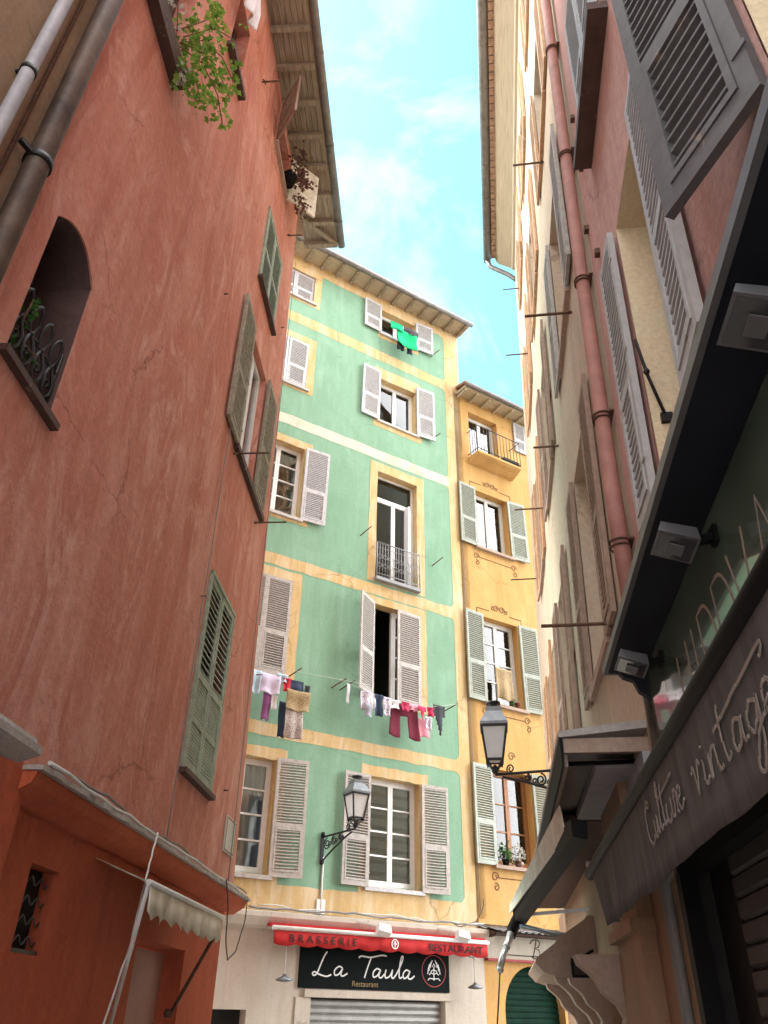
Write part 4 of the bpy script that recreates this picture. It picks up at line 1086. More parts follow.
for a in [(-.50, -.28, 6.98, 6.56, 'print', 'violet printed top at the left end of the right washing line', 'rect', 'shirt'), (-.30, -.16, 6.96, 6.6, 'white', 'narrow white cloth beside the violet printed top', 'rect', 'cloth'),
          (-.17, .02, 6.97, 6.50, 'navy', 'navy printed top on the right washing line', 'rect', 'shirt'), (.02, .18, 6.95, 6.8, 'lilac', 'small pale lilac cloth between navy and white cloths', 'rect', 'cloth'),
          (.14, .40, 6.93, 6.72, 'white', 'white towel folded over the right washing line', 'rect', 'towel'),
          (.62, .82, 6.93, 6.76, 'pink', 'light pink cloth over the maroon trousers', 'rect', 'cloth'), (.84, 1.04, 6.93, 6.6, 'cherry', 'cherry red briefs right of the light pink cloth', 'briefs', 'briefs'),
          (.86, 1.16, 6.70, 6.30, 'pink', 'pink checked cloth below the cherry red briefs', 'rect', 'cloth'), (1.06, 1.24, 6.95, 6.72, 'cherry', 'cherry red cloth beside the dark briefs', 'rect', 'cloth'),
          (1.22, 1.52, 7.04, 6.35, 'charcoal', 'dark trousers at the right end of the right washing line', 'briefs', 'trousers')]:
    cloth(FG, a[0], a[1], a[2], a[3], lo+(.0 if 'below' not in a[5] else -.06), C[a[4]], a[5], a[7], a[7], GL2, a[6], seed=len(a[5])+5)
cloth(FG, .24, .84, 6.90, 6.20, lo-.04, C['maroon'], 'maroon red trousers hanging on the right washing line', 'trousers', 'trousers', GL2, 'trousers', seed=8)
for a in [(.42, .60, 6.92, 6.70, 'cherry', 'cherry red vest folded over the line above the maroon trousers', 'rect', 'vest'), (.98, 1.14, 6.72, 6.42, 'print', 'violet printed scarf below the cherry red briefs', 'rect', 'scarf'),
          (-.40, -.24, 6.72, 6.42, 'grey', 'grey sock pair below the violet printed top', 'rect', 'socks'), (.0, .16, 6.80, 6.52, 'print', 'violet printed cloth beside the navy printed top', 'rect', 'cloth')]:
    cloth(FG, a[0], a[1], a[2], a[3], lo+.05, C[a[4]], a[5], a[7], a[7], GL2, a[6], seed=len(a[5])+9)
cloth(FG, -.96, -.90, 6.99, 6.60, lo-.1, C['white'], 'white twisted rag hanging alone between the two washing lines', 'rag', 'cloth', None, 'rect', seed=2, fold=.02)
cloth(FG, .10, .76, 17.42, 16.86, .32, C['green'], 'bright green sheet hanging from the top window', 'sheet', 'sheet', None, 'rect', seed=4, fold=.05)
cloth(FG, -.12, .30, 17.55, 17.30, .36, C['green'], 'bright green sleeve end above the hanging green sheet', 'cloth', 'cloth', None, 'rect', seed=9, fold=.04)
cloth(FG, .18, .40, 17.30, 16.72, .26, C['black'], 'black trousers behind the left of the green sheet', 'trousers', 'trousers', None, 'rect', seed=6)
cloth(FG, .46, .66, 17.26, 16.70, .26, C['black'], 'black garment behind the right of the green sheet', 'garment', 'garment', None, 'rect', seed=16)
cloth(FG, .36, .82, 17.62, 17.40, .33, C['charcoal'], 'dark grey jacket folded over the line above the green sheet', 'jacket', 'jacket', None, 'rect', seed=26, fold=.05)
cloth(FL, -5.75, -5.45, 12.5, 11.55, .22, C['white'], 'white towel hanging high on the red wall near the roof', 'towel', 'towel', None, 'rect', seed=5, fold=.04)
cloth(FG, 2.95, 3.42, 8.28, 7.55, .14, C['shawl'], 'brown lace cloth hanging in the middle yellow house window', 'cloth', 'cloth', None, 'rect', seed=12)

# ------------------------------------------------------------------ plants
def leaf(mb, c, n, s, rnd):
    c = Vector(c); d = Vector((rnd.gauss(0, 1), rnd.gauss(0, 1), rnd.gauss(-.3, .8))).normalized()
    x = d.cross(Vector((0, 0, 1))); x = x.normalized() if x.length > .01 else Vector((1, 0, 0))
    pts = [c, c+d*s*.35+x*s*.5, c+d*s*.6+x*s*.18, c+d*s, c+d*s*.6-x*s*.18, c+d*s*.35-x*s*.5]
    base = len(mb.v)
    up = d.cross(x)*s*.12
    for k, p in enumerate(pts): mb.pt(p+(up if k in (1, 5) else Vector()))
    mb.f += [[base, base+1, base+2, base+3], [base, base+3, base+4, base+5]]; mb.sm += [False, False]
def vine(F, og, stems, label, nleaf=22, s=.06, mats=('stem', 'leaf'), seed=1, spread=.07, name='climbing_plant', r=.006):
    rnd = random.Random(seed); t = thing(name, label, 'plant', F, og)
    sb = MB(F, og); lb = MB(F, og)
    for st in stems:
        pts = [Vector(p) for p in st]; sb.tube(pts, r, 5)
        L = len(pts)-1
        for k in range(nleaf):
            q = rnd.random()**.8*L; i = min(int(q), L-1); p = pts[i].lerp(pts[i+1], q-i)
            cl = p+Vector((rnd.gauss(0, spread), rnd.gauss(0, spread), rnd.gauss(0, spread)))
            for m_ in range(3): leaf(lb, cl+Vector((rnd.gauss(0, .015), rnd.gauss(0, .015), rnd.gauss(0, .015))), None, s*rnd.uniform(.6, 1.2), rnd)
    sb.build('stem', M[mats[0]], t); lb.build('leaves', M[mats[1]], t, recalc=False); return t
b_o = (-6.6, .12, 8.6)
vine(FL, b_o, [[(-6.6, .08, 8.75), (-6.35, .2, 8.95), (-6.1, .3, 8.85), (-5.95, .34, 8.62)], [(-6.5, .08, 8.72), (-6.35, .18, 8.66), (-6.3, .24, 8.45), (-6.34, .26, 8.30)],
               [(-6.6, .08, 8.8), (-6.45, .2, 9.15), (-6.2, .3, 9.35), (-5.95, .36, 9.35)], [(-6.7, .08, 8.8), (-6.55, .22, 9.3), (-6.45, .3, 9.75)], [(-6.5, .1, 8.7), (-6.45, .16, 8.55), (-6.46, .18, 8.40)],
               [(-6.4, .18, 8.9), (-6.15, .3, 9.1), (-5.95, .36, 9.05)], [(-6.6, .1, 8.9), (-6.4, .25, 9.5), (-6.15, .34, 9.8)], [(-6.6, .1, 8.8), (-6.42, .2, 9.0), (-6.3, .26, 9.25)]],
     'leafy green vine spilling from the dark window box high on the red wall', 24, .058, seed=4, spread=.06)
vine(FL, (-6.8, .05, 8.5), [[(-7.0, .06, 8.7), (-6.9, .15, 8.8), (-6.75, .14, 8.55)], [(-6.6, .08, 8.7), (-6.5, .13, 8.5), (-6.45, .12, 8.3)], [(-6.5, .1, 8.6), (-6.42, .13, 8.35)]],
     'dry straw coloured stalks hanging in the dark window box beside the green vine', 8, .04, ('stem', 'palefl'), 9, .04, 'dry_plant', .004)
vine(FL, (-6.98, -.15, 4.52), [[(-6.98, -.15, 4.62), (-7.0, -.05, 4.8), (-7.04, .0, 4.95)], [(-6.95, -.15, 4.62), (-6.9, -.08, 4.75), (-6.85, -.0, 4.7)], [(-7.0, -.15, 4.6), (-7.05, -.08, 4.7)], [(-6.9, -.15, 4.6), (-6.82, -.1, 4.72)]],
     'small green fern behind the curly iron grille of the arched window', 11, .042, ('stem', 'fern'), 3, .035, 'fern')
def pot(F, c, r, h, mat, label, cat='flower pot', group=None):
    b = MB(F, c); b.lathe(c, [(r*.7, 0), (r*.95, h*.8), (r*1.08, h*.82), (r*1.08, h), (r*.9, h)], 14)
    return single(b, 'flower_pot', M[mat], label, cat, F, c, group)
pot(FL, (-6.72, -.2, 4.49), .09, .16, 'pot', 'dark red glazed pot on the arched window sill')
pot(FL, (-6.98, -.17, 4.49), .08, .12, 'black', 'black pot holding the fern in the arched window')
vine(FL, (-2.7, .15, 12.75), [[(-2.7, .15, 12.95), (-2.75, .25, 13.2), (-2.8, .35, 13.3)], [(-2.5, .15, 12.95), (-2.45, .28, 13.1), (-2.4, .3, 12.9)], [(-2.6, .15, 12.95), (-2.6, .3, 13.0), (-2.6, .35, 12.8)], [(-2.3, .15, 12.9), (-2.25, .25, 12.8), (-2.2, .28, 12.6)]],
     'dry brown plant on the top sill under the red house eave', 30, .06, ('stem', 'deadplant'), 6, .07, 'dry_plant')
pot(FL, (-2.6, .1, 12.745), .12, .2, 'black', 'black pot of the dry plant on the top sill of the red house')
for (u, mt, lab, sd) in ((2.98, 'fern', 'green leafy plant at the left of the lowest yellow house window', 2), (3.30, 'palefl', 'white flowering plant at the right of the lowest yellow house window', 5)):
    vine(FG, (u, .03, 4.2), [[(u, .02, 4.2), (u+.03, .03, 4.4), (u+.06, .05, 4.55)], [(u, .02, 4.2), (u-.08, .04, 4.38), (u-.1, .06, 4.48)], [(u, .02, 4.2), (u+.1, .05, 4.35)]], lab, 18, .07, ('stem', mt), sd, .05, 'potted_plant')
    pot(FG, (u, .02, 4.145), .075, .11, 'black' if u < 3.1 else 'pot', ('black pot under the green plant' if u < 3.1 else 'brown pot under the white flowering plant')+' in the lowest yellow house window')
pot(FG, (3.62, .03, 7.455), .07, .13, 'pot', 'terracotta pot on the middle yellow house window sill')
vine(FG, (3.48, .03, 7.46), [[(3.48, .03, 7.48), (3.46, .04, 7.6), (3.42, .05, 7.7)], [(3.48, .03, 7.48), (3.52, .05, 7.6)]], 'small green plant beside the brown lace cloth in the middle yellow window', 12, .045, ('stem', 'fern'), 8, .03, 'potted_plant')
b = MB(FG, (3.8, .3, 14.2)); b.prism_u([(.18, 14.22), (.36, 14.22), (.39, 14.36), (.15, 14.36)], 3.55, 4.1)
single(b, 'planter_box', M['black'], 'dark planter box standing on the yellow house balcony', 'planter', FG, (3.8, .3, 14.2))

# ================================================================== RIGHT: pink house and cream house
ph = thing('pink_house', 'dusky pink house with grey shutters above the vintage shop on the right', 'house', FR, (-2, 0, 0))
po = (-2, 0, 0); UP = -.12; ORG[ph.name] = po
hP = [(-1.70, -.97, 3.72, 5.76, .46), (-3.75, -2.9, 3.80, 5.80, .3), (-1.55, -.66, 7.08, 9.0, .1), (-3.75, -2.9, 7.08, 9.0, .3), (-1.6, -.76, 10.8, 12.6, .3)]
b = MB(FR, po); b.wall(-6, UP, 3.3, 18.6, hP, 0, .3, extra_z=(4,))
for (u0, u1) in ((-6, UP),):
    for uu in (u0, u1): b.face([(uu, 0, 3.3), (uu, 0, 4), (uu, 0, 18.6), (uu, -6, 18.6), (uu, -6, 3.3)])
    b.face([(u0, -6, 3.3), (u1, -6, 3.3), (u1, -6, 18.6), (u0, -6, 18.6)]); b.face([(u0, 0, 18.6), (u1, 0, 18.6), (u1, -6, 18.6), (u0, -6, 18.6)])
b.build('wall', M['pink'], ph)
for h in hP[:2]:
    b = MB(FR, po); a, c_, d, e = h[:4]; k = .003
    for uu in (a+k, c_-k): b.face([(uu, 0.001, d), (uu, -h[4]+.01, d), (uu, -h[4]+.01, e), (uu, 0.001, e)])
    b.face([(a+k, 0.001, e-k), (c_-k, 0.001, e-k), (c_-k, -.3, e-k), (a+k, -.3, e-k)])
    b.build('reveal', M['creamreveal'], ph)
wn = window(ph, FR, -1.70, -.97, 3.74, 5.74, -.40, 'white', rows=1)
shutter(wn, FR, (-1.71, .05, 3.74), -math.cos(R(2)), math.sin(R(2)), .38, 2.0, 'shut_lgrey', pitch=.058, split=.44, tilt=4, frame=.045)
shutter(wn, FR, (-.96, .05, 3.74), math.cos(R(1)), math.sin(R(1)), .36, 2.0, 'shut_lgrey', pitch=.055, tilt=6, frame=.045)
sb = MB(FR, po); sb.box(-1.8, -.86, -.2, .07, 3.62, 3.715); sb.build('sill', M['stone'], ph)
hk = MB(FR, po); hk.tube([(-.98, -.08, 4.2), (-1.07, .0, 4.42), (-1.14, .05, 4.62)], .009, 6); hk.lathe((-1.08, .005, 4.44), [(.01, -.02), (.018, 0), (.01, .02)], 8); hk.box(-.995, -.972, -.11, -.05, 4.17, 4.23); hk.build('shutter_stay', M['iron'], ph)
wn = window(ph, FR, -3.75, -2.9, 3.82, 5.78, -.25, 'white', rows=2)
shutter(wn, FR, (-2.885, .03, 3.84), math.cos(R(25)), math.sin(R(25)), .46, 1.98, 'shut_grey', pitch=.066, split=.43, frame=.062, tilt=10)
shutter(wn, FR, (-3.765, .03, 3.82), -math.cos(R(6)), math.sin(R(6)), .46, 1.98, 'shut_grey', pitch=.042, split=.62, frame=.065)
mbk = MB(FR, po); mbk.box(-1.55, -.66, -.09, -.07, 7.1, 8.98); wn = mbk.build('window', M['dark'], ph); ORG[wn.name] = po
pair_closed(wn, FR, -1.57, -.64, 7.08, 1.92, 'shut_lgrey', o=.03, pitch=.07, tilt=5)
sb = MB(FR, po); sb.box(-1.72, -.60, -.08, .13, 6.98, 7.07); sb.build('sill', M['shut_dark'], wn)
wn = window(ph, FR, -3.75, -2.9, 7.1, 8.98, -.25, 'white', rows=2); pair_open(wn, FR, -3.75, -2.9, 7.1, 1.9, .45, 'shut_lgrey')
wn = window(ph, FR, -1.6, -.76, 10.8, 12.58, -.25, 'white', rows=2); pair_open(wn, FR, -1.6, -.76, 10.8, 1.8, .42, 'shut_lgrey', tl=2, tr=2)
b = MB(FR, po); pu = -.02
b.tube([(pu-.1, .075, 3.45), (pu-.08, .075, 4.3), (pu-.02, .075, 6.5), (pu-.04, .075, 9), (pu-.1, .075, 12), (pu-.1, .075, 18.2)], .052, 16); dp = b.build('downpipe', M['pipepink'], ph)
PP = [(3.45, pu-.1), (4.3, pu-.08), (6.5, pu-.02), (9, pu-.04), (12, pu-.1), (18.2, pu-.1)]
def pipe_u(z):
    for (a, x), (c, y) in zip(PP, PP[1:]):
        if a <= z <= c: return x+(y-x)*(z-a)/(c-a)
    return PP[-1][1]
for z in (3.95, 4.95, 6.35, 8.0, 9.8, 11.9):
    b = MB(FR, po)
    for dz in (0, .035): b.tube([(pipe_u(z)+.060*math.cos(a*math.pi/8), .075+.060*math.sin(a*math.pi/8), z+dz) for a in range(16)], .007, 5, True)
    b.bar((pipe_u(z)-.085, .02, z+.02), (pipe_u(z)+.085, .02, z+.02), .03, .012)
    b.build('pipe_clip', M['rust'], dp)
random.seed(21)
b = MB(FR, po)
for (u, z) in ((-.35, 7.4), (-.3, 8.2), (-.2, 6.8), (-.45, 6.2), (.0, 7.9)): b.box(u, u+.05, -.01, .035, z, z+.05)
b.build('iron_anchor', M['rust'], ph)

ch = thing('cream_house', 'tall cream house with brown shutters and tiled eave beyond the pink downpipe', 'house', FR, (3, 0, 0))
cho = (3, 0, 0); UE = 9.4; ORG[ch.name] = cho
cols = [(1.12, 2.2), (3.9, 4.85), (6.5, 7.4)]
flo = [(3.92, 6.05), (7.6, 9.7), (11.2, 13.2), (14.8, 16.6)]
hC = [(a, c_, d, e, .24) for a, c_ in cols for d, e in flo]
b = MB(FR, cho); b.wall(UP+.004, UE, 2.9, 18.4, hC, 0, .24, extra_z=(4,))
b.face([(UE, 0, 2.9), (UE, 0, 4), (UE, 0, 18.4), (UE, -6, 18.4), (UE, -6, 2.9)]); b.face([(UP+.004, -6, 2.9), (UE, -6, 2.9), (UE, -6, 18.4), (UP+.004, -6, 18.4)])
b.face([(UP+.004, 0, 2.9), (UP+.004, 0, 4), (UP+.004, 0, 18.4), (UP+.004, -6, 18.4), (UP+.004, -6, 2.9)]); b.face([(UP+.004, 0, 18.4), (UE, 0, 18.4), (UE, -6, 18.4), (UP+.004, -6, 18.4)])
b.build('wall', M['cream'], ch)
random.seed(31)
for ci, (a, c_) in enumerate(cols):
    for fi, (d, e) in enumerate(flo):
        wn = window(ch, FR, a, c_, d, e, -.2, 'white', rows=2, curtain='full', sill=.05, sillmat='shut_tan' if fi > 1 else 'stone')
        mt = 'shut_brown' if fi == 0 and ci < 2 else ('shut_tan' if fi > 1 or ci == 2 else ('shut_brown' if ci != 0 else 'shut_beige'))
        pair_open(wn, FR, a, c_, d-.02, e-d+.04, .46, mt, o=.03, tl=random.choice((0, 1, 2)), tr=random.choice((0, 1, 2)) if fi else 1, pitch=.055, tilt=18)
for (u, z, l) in ((1.09, 7.27, .45), (.93, 3.94, .5), (5.9, 8.2, .45), (8.0, 8.1, .5), (6.3, 11.9, .45), (7.6, 15.2, .4), (3.2, 7.3, .3), (1.9, 11.0, .4)): rod(ch, FR, u, z, l, 'rust', .014)
# cornice, tile courses, gutter (whole right side)
ZE = 18.4
def eave(parent, org, u0, u1):
    b = MB(FR, org); b.prism_u([(0, ZE-.42), (.05, ZE-.40), (.08, ZE-.33), (.42, ZE-.10), (.46, ZE), (0, ZE)], u0, u1); cr = b.build('cornice', M['soffitpale'], parent)
    b = MB(FR, org); n = int((u1-u0)/.17)
    for row, (o0, z) in enumerate(((.58, ZE+.02),)):
        for i in range(n):
            u = u0+.17*(i+.5); pts = [(u+.075*math.cos(math.pi*k/6), z+.06*math.sin(math.pi*k/6)) for k in range(7)]
            b.prism_o(pts, .3, o0)
    b.box(u0, u1, 0, .50, ZE+.085, ZE+.11); b.box(u0, u1, .0, .48, ZE+.0, ZE+.015); b.build('eave_tiles', M['tile'], parent)
    b = MB(FR, org); b.tube([(u0, .70, ZE+.08), ((u0+u1)/2, .70, ZE+.08), (u1+.02, .70, ZE+.08)], .105, 12)
    k = u0+.4
    while k < u1: b.tube([(k, .70, ZE+.08), (k+.03, .70, ZE+.08)], .112, 12); k += .9
    b.build('gutter', M['zinc'], parent)
    b = MB(FR, org); b.hexa([(u0, -6, ZE+1.6), (u1, -6, ZE+1.6), (u1, .62, ZE+.12), (u0, .62, ZE+.12), (u0, -6, ZE+1.7), (u1, -6, ZE+1.7), (u1, .64, ZE+.2), (u0, .64, ZE+.2)]); b.build('roof', M['roof'], parent)
eave(ch, cho, UP+.004, UE); eave(ph, po, -6, UP)
b = MB(FR, cho); b.tube([(UE-.05, .70, ZE), (UE-.05, .62, ZE-.25), (UE-.05, .2, ZE-.6), (UE-.06, .03, ZE-.8), (UE-.06, -.05, ZE-.9)], .06, 10); b.build('downpipe', M['zinc'], ch)

# ground floor walls under both (plumb)
b = MB(FS, po); b.wall(-6, .30, 0, 3.3, [(-2.2, .0, 0, 2.2, .5)], .0, .5); b.build('shop_wall', M['shopblack'], ph)
b = MB(FS, po)
for k in range(26):
    z = k*.085; b.prism_u([(-.085, z), (-.07, z+.012), (-.07, z+.07), (-.085, z+.082), (-.11, z+.082), (-.11, z)], -2.2, -.42)
b.build('roller_shutter', M['shopshutter'], ph)
b = MB(FS, po); b.box(-.42, -.03, -.12, -.08, 0, 2.2); b.build('door', M['shopblack'], ph)
b = MB(FS, po); b.box(-.03, .07, -.02, .06, 0, 2.24); b.build('door_jamb', M['black'], ph)
b = MB(FS, cho); b.box(.10, .42, .004, .03, 0, 2.1); b.build('ochre_panel', M['brown'], ch)
b = MB(FS, cho); b.wall(.304, UE, 0, 2.9, [(2.6, 3.9, 0, 2.0, .4), (5.0, 6.4, 0, 2.0, .4)], .0, .4); b.build('shop_wall', M['tan'], ch)
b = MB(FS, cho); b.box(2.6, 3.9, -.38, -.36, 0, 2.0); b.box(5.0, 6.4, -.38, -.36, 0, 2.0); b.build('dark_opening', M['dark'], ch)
b = MB(FS, cho); b.box(1.15, 2.2, 0.003, .10, 0, 2.95); b.box(1.12, 2.25, .003, .15, 2.05, 2.12); b.build('pilaster', M['tan'], ch)
b = MB(FS, cho); b.box(.42, 1.10, .003, .05, 2.25, 2.92); b.build('grey_panel', M['gzinc'], ch)
b = MB(FS, cho)
for (u, r, m_) in ((.36, .022, 0), (.44, .022, 0)): b.tube([(u, .05, 0), (u, .05, 2.1), (u-.05, .06, 2.2), (u-.3, .06, 2.24)], r, 8)
b.build('conduit', M['cable_grey'], ch)
# stone doorway hood and consoles
b = MB(FS, cho)
b.prism_u([(0, 2.46), (.06, 2.46), (.10, 2.42), (.36, 2.27), (.40, 2.22), (.58, 2.10), (.60, 2.06), (.52, 1.98), (.42, 1.95), (0, 1.9)], 4.45, 6.9); b.build('door_hood', M['stone'], ch)
def console(u0, u1, mt='stone', s=1.0, z0=1.42, oo=.0):
    prof = [(0, 0), (.10, .0), (.12, .06), (.10, .12), (.14, .20), (.24, .28), (.28, .36), (.32, .40), (.40, .46), (.42, .52), (0, .52)]
    b = MB(FS, cho); b.prism_u([(oo+o*s, z0+z*s) for o, z in prof], u0, u1); b.build('console', M[mt], ch)
console(4.55, 4.8, z0=1.44); console(6.4, 6.65, z0=1.44); console(2.25, 2.5, z0=1.50, s=.95); console(3.95, 4.15, z0=1.50, s=.8)
b = MB(FS, cho); b.box(4.5, 4.85, .003, .16, 0, 1.44); b.box(6.4, 6.75, .003, .20, 0, 1.44); b.box(2.22, 2.54, .003, .14, 0, 1.5); b.box(3.92, 4.2, .003, .12, 0, 1.5); b.build('pilaster', M['shopstone'], ch)
lp = thing('box_lamp', 'small black box lamp under the stone doorway hood', 'lamp', FS, (4.6, .12, 1.95)); lpo = (4.6, .12, 1.95)
b = MB(FS, lpo); c0 = (4.32, .19, 1.94)
b.box(4.24, 4.40, .12, .27, 1.93, 1.95); b.box(4.24, 4.40, .12, .27, 2.06, 2.085)
for (x, y) in ((4.24, .12), (4.385, .12), (4.24, .255), (4.385, .255)): b.box(x, x+.015, y, y+.015, 1.95, 2.06)
b.bar((4.32, .19, 2.085), (4.42, .05, 2.16), .02, .02); b.build('frame', M['black'], lp)
b = MB(FS, lpo); b.box(4.252, 4.388, .132, .258, 1.952, 2.058); b.build('glass', M['floodglass'], lp)

# ------------------------------------------------------------------ near shop: navy canopy, fascia sign, awning
nc = thing('shop_canopy', 'dark navy flat shop canopy with grey edge below the pink house shutters', 'canopy', FS, (-2, 0, 3.2)); nco = (-2, 0, 3.2)
b = MB(FS, nco); b.box(-6, 0.0, 0.003, .244, 3.215, 3.245); b.build('panel', M['navy'], nc)
b = MB(FS, nco); b.box(-6, .012, .245, .268, 3.205, 3.25); b.box(0.0, .012, .003, .245, 3.205, 3.25); b.build('edge_trim', M['floodgrey'], nc)
b = MB(FS, nco); b.prism_u([(.003, 3.02), (.03, 3.02), (.06, 3.06), (.10, 3.09), (.12, 3.15), (.17, 3.17), (.20, 3.213), (.003, 3.213)], -.05, -.002); b.build('end_bracket', M['navy'], nc)
fs = thing('shop_sign', 'glossy dark green fascia sign with thin beige capital letters under the navy canopy', 'sign', FS, (-2, 0, 2.5)); fso = (-2, 0, 2.5)
b = MB(FS, fso); b.box(-6, -.0, .003, .045, 2.42, 3.21); b.build('board', M['signgreen'], fs)
b = MB(FS, fso); b.tube([(.03, .05, 2.2), (.03, .05, 3.2)], .022, 8); b.build('end_post', M['pipebrown'], fs)
b = MB(FS, fso)
def letter(ch_, u, z, h, w):
    D = {'H': [[(0, 0), (0, 1)], [(1, 0), (1, 1)], [(0, .5), (1, .5)]], 'I': [[(.5, 0), (.5, 1)]],
         'D': [[(0, 0), (0, 1)]+[(.4+.6*math.sin(a*math.pi/12), .5+.5*math.cos(a*math.pi/12)) for a in range(13)]+[(0, 0)]],
         'V': [[(0, 1), (.5, 0), (1, 1)]], 'A': [[(0, 0), (.5, 1), (1, 0)], [(.2, .38), (.8, .38)]], 'N': [[(0, 0), (0, 1), (1, 0), (1, 1)]]}
    for st in D[ch_]: b.ribbon([(u-w*p[0], z+h*p[1]) for p in st], .014, .0455, .0015)
for (cc, u, w) in (('H', -.72, .19), ('I', -1.0, .07), ('D', -1.16, .21), ('D', -1.42, .21), ('V', -1.66, .20), ('A', -1.90, .28)): letter(cc, u, 2.57, .425, w)
b.build('lettering', M['letterbeige'], fs)
# floodlights under the canopy
def flood(u, label, z=3.07):
    og = (u, .05, z+.1); t = thing('floodlight', label, 'floodlight', FS, og, 'floodlights under the navy canopy')
    b = MB(FS, og); b.hexa([(u-.09, .13, z-.03), (u+.09, .13, z-.03), (u+.09, .27, z+.02), (u-.09, .27, z+.02), (u-.075, .13, z+.03), (u+.075, .13, z+.03), (u+.075, .25, z+.065), (u-.075, .25, z+.065)]); b.build('casing', M['floodgrey'], t)
    b = MB(FS, og); b.hexa([(u-.078, .14, z-.031), (u+.078, .14, z-.031), (u+.078, .26, z+.0125), (u-.078, .26, z+.0125), (u-.078, .14, z-.026), (u+.078, .14, z-.026), (u+.078, .26, z+.0175), (u-.078, .26, z+.0175)]); b.build('lens', M['floodglass'], t)
    b = MB(FS, og); b.hexa([(u-.035, .175, z-.028), (u+.035, .175, z-.028), (u+.035, .225, z-.010), (u-.035, .225, z-.010), (u-.035, .175, z-.022), (u+.035, .175, z-.022), (u+.035, .225, z-.004), (u-.035, .225, z-.004)]); b.build('reflector', M['floodgrey'], t)
    b = MB(FS, og); b.bar((u, .045, z+.03), (u, .14, z+.01), .03, .03); b.box(u-.03, u+.03, .046, .06, z-.0, z+.07); b.build('arm', M['black'], t)
flood(-2.72, 'floodlight under the navy canopy nearest the viewer, topmost in the photo'); flood(-1.62, 'middle floodlight under the navy canopy beside the letters'); flood(-.45, 'floodlight at the far end of the navy canopy')
# charcoal awning
na = thing('shop_awning', 'charcoal canvas awning with beige script lettering and dark front bar', 'awning', FS, (-1, 0, 2.4)); nao = (-1, 0, 2.4)
bo_, bz = .335, 2.37
b = MB(FS, nao); b.tube([(-6, bo_, bz), (1.25, bo_, bz)], .034, 12); b.lathe((1.25, bo_, bz-.02), [(.02, 0), (.03, .02), (.02, .04)], 8); b.build('front_bar', M['black'], na)
b = MB(FS, nao); b.tube([(1.10, bo_-.02, bz+.03), (1.14, bo_+.02, bz+.045)], .02, 8); b.build('arm_joint', M['aluminium'], na)
b = MB(FS, nao)
for i in range(40):
    a = -6+7.1*i/40; c_ = -6+7.1*(i+1)/40
    b.face([(a, .05, 2.56), (c_, .05, 2.56), (c_, bo_, bz+.02), (a, bo_, bz+.02)], True)
b.build('canopy', M['blackcloth'], na, solid=.004)
b = MB(FS, nao); n = 150; rows_ = 6
random.seed(2)
def vp(i, j):
    u = -6+7.04*i/n; v = j/rows_
    rp = (.007*math.sin(u*9)+.004*math.sin(u*19+1))*(v+.1)*(1 if u > -.6 else .4)
    hh = .325+.006*math.sin(u*5)
    u -= .38*v*max(0.0, u/1.04)
    return (u, bo_+.01+rp*1.3-.01*v, bz-.02-hh*v)
for i in range(n):
    for j in range(rows_): b.face([vp(i, j), vp(i+1, j), vp(i+1, j+1), vp(i, j+1)], True)
va = b.build('valance', M['blackcloth'], na, solid=.004, merge=True)
b = MB(FS, nao)
def flp(lst): return lst
cul = [[(.62, .95), (.45, 1.08), (.2, .9), (.12, .5), (.2, .1), (.45, -.05), (.7, .1)], [(.3, .95), (.55, .9)], [(.85, .48), (.82, .12), (.95, .0), (1.12, .15), (1.2, .48), (1.2, .08), (1.35, .05)], [(1.35, .05), (1.6, .75), (1.65, 1.15), (1.55, 1.1), (1.5, .5), (1.58, .02), (1.75, .1)],
       [(1.9, 1.05), (1.85, .5), (1.9, .05), (2.05, .1)], [(1.6, .72), (2.0, .82), (2.9, .95)], [(2.15, .48), (2.12, .12), (2.25, 0), (2.42, .15), (2.5, .48), (2.5, .08), (2.62, .05)], [(2.62, .05), (2.75, .4), (2.8, .55), (2.95, .5), (2.9, .1), (3.0, .02)], [(3.02, .2), (3.3, .35), (3.25, .52), (3.08, .4), (3.1, .08), (3.3, .0), (3.5, .15)]]
vin = [[(0, .5), (.12, .58), (.2, .0), (.42, .55), (.5, .5)], [(.68, .5), (.64, .1), (.75, 0), (.85, .1)], [(.7, .72), (.72, .76)], [(.95, .5), (.95, .0), (1.0, .35), (1.2, .52), (1.25, .05), (1.4, .05)], [(1.62, 1.1), (1.55, .4), (1.6, .05), (1.78, .1)], [(1.3, .72), (1.7, .8), (3.2, 1.05), (3.4, 1.0), (3.3, .85)],
       [(2.3, .42), (2.1, .5), (1.95, .25), (2.0, .02), (2.2, .12), (2.32, .45), (2.3, .05), (2.42, .05)], [(2.85, .42), (2.65, .5), (2.5, .25), (2.58, .02), (2.75, .12), (2.9, .48), (2.8, -.3), (2.62, -.62), (2.5, -.5), (2.7, -.1), (3.05, .1)], [(3.05, .15), (3.35, .3), (3.3, .5), (3.12, .4), (3.12, .08), (3.3, 0), (3.5, .12)]]
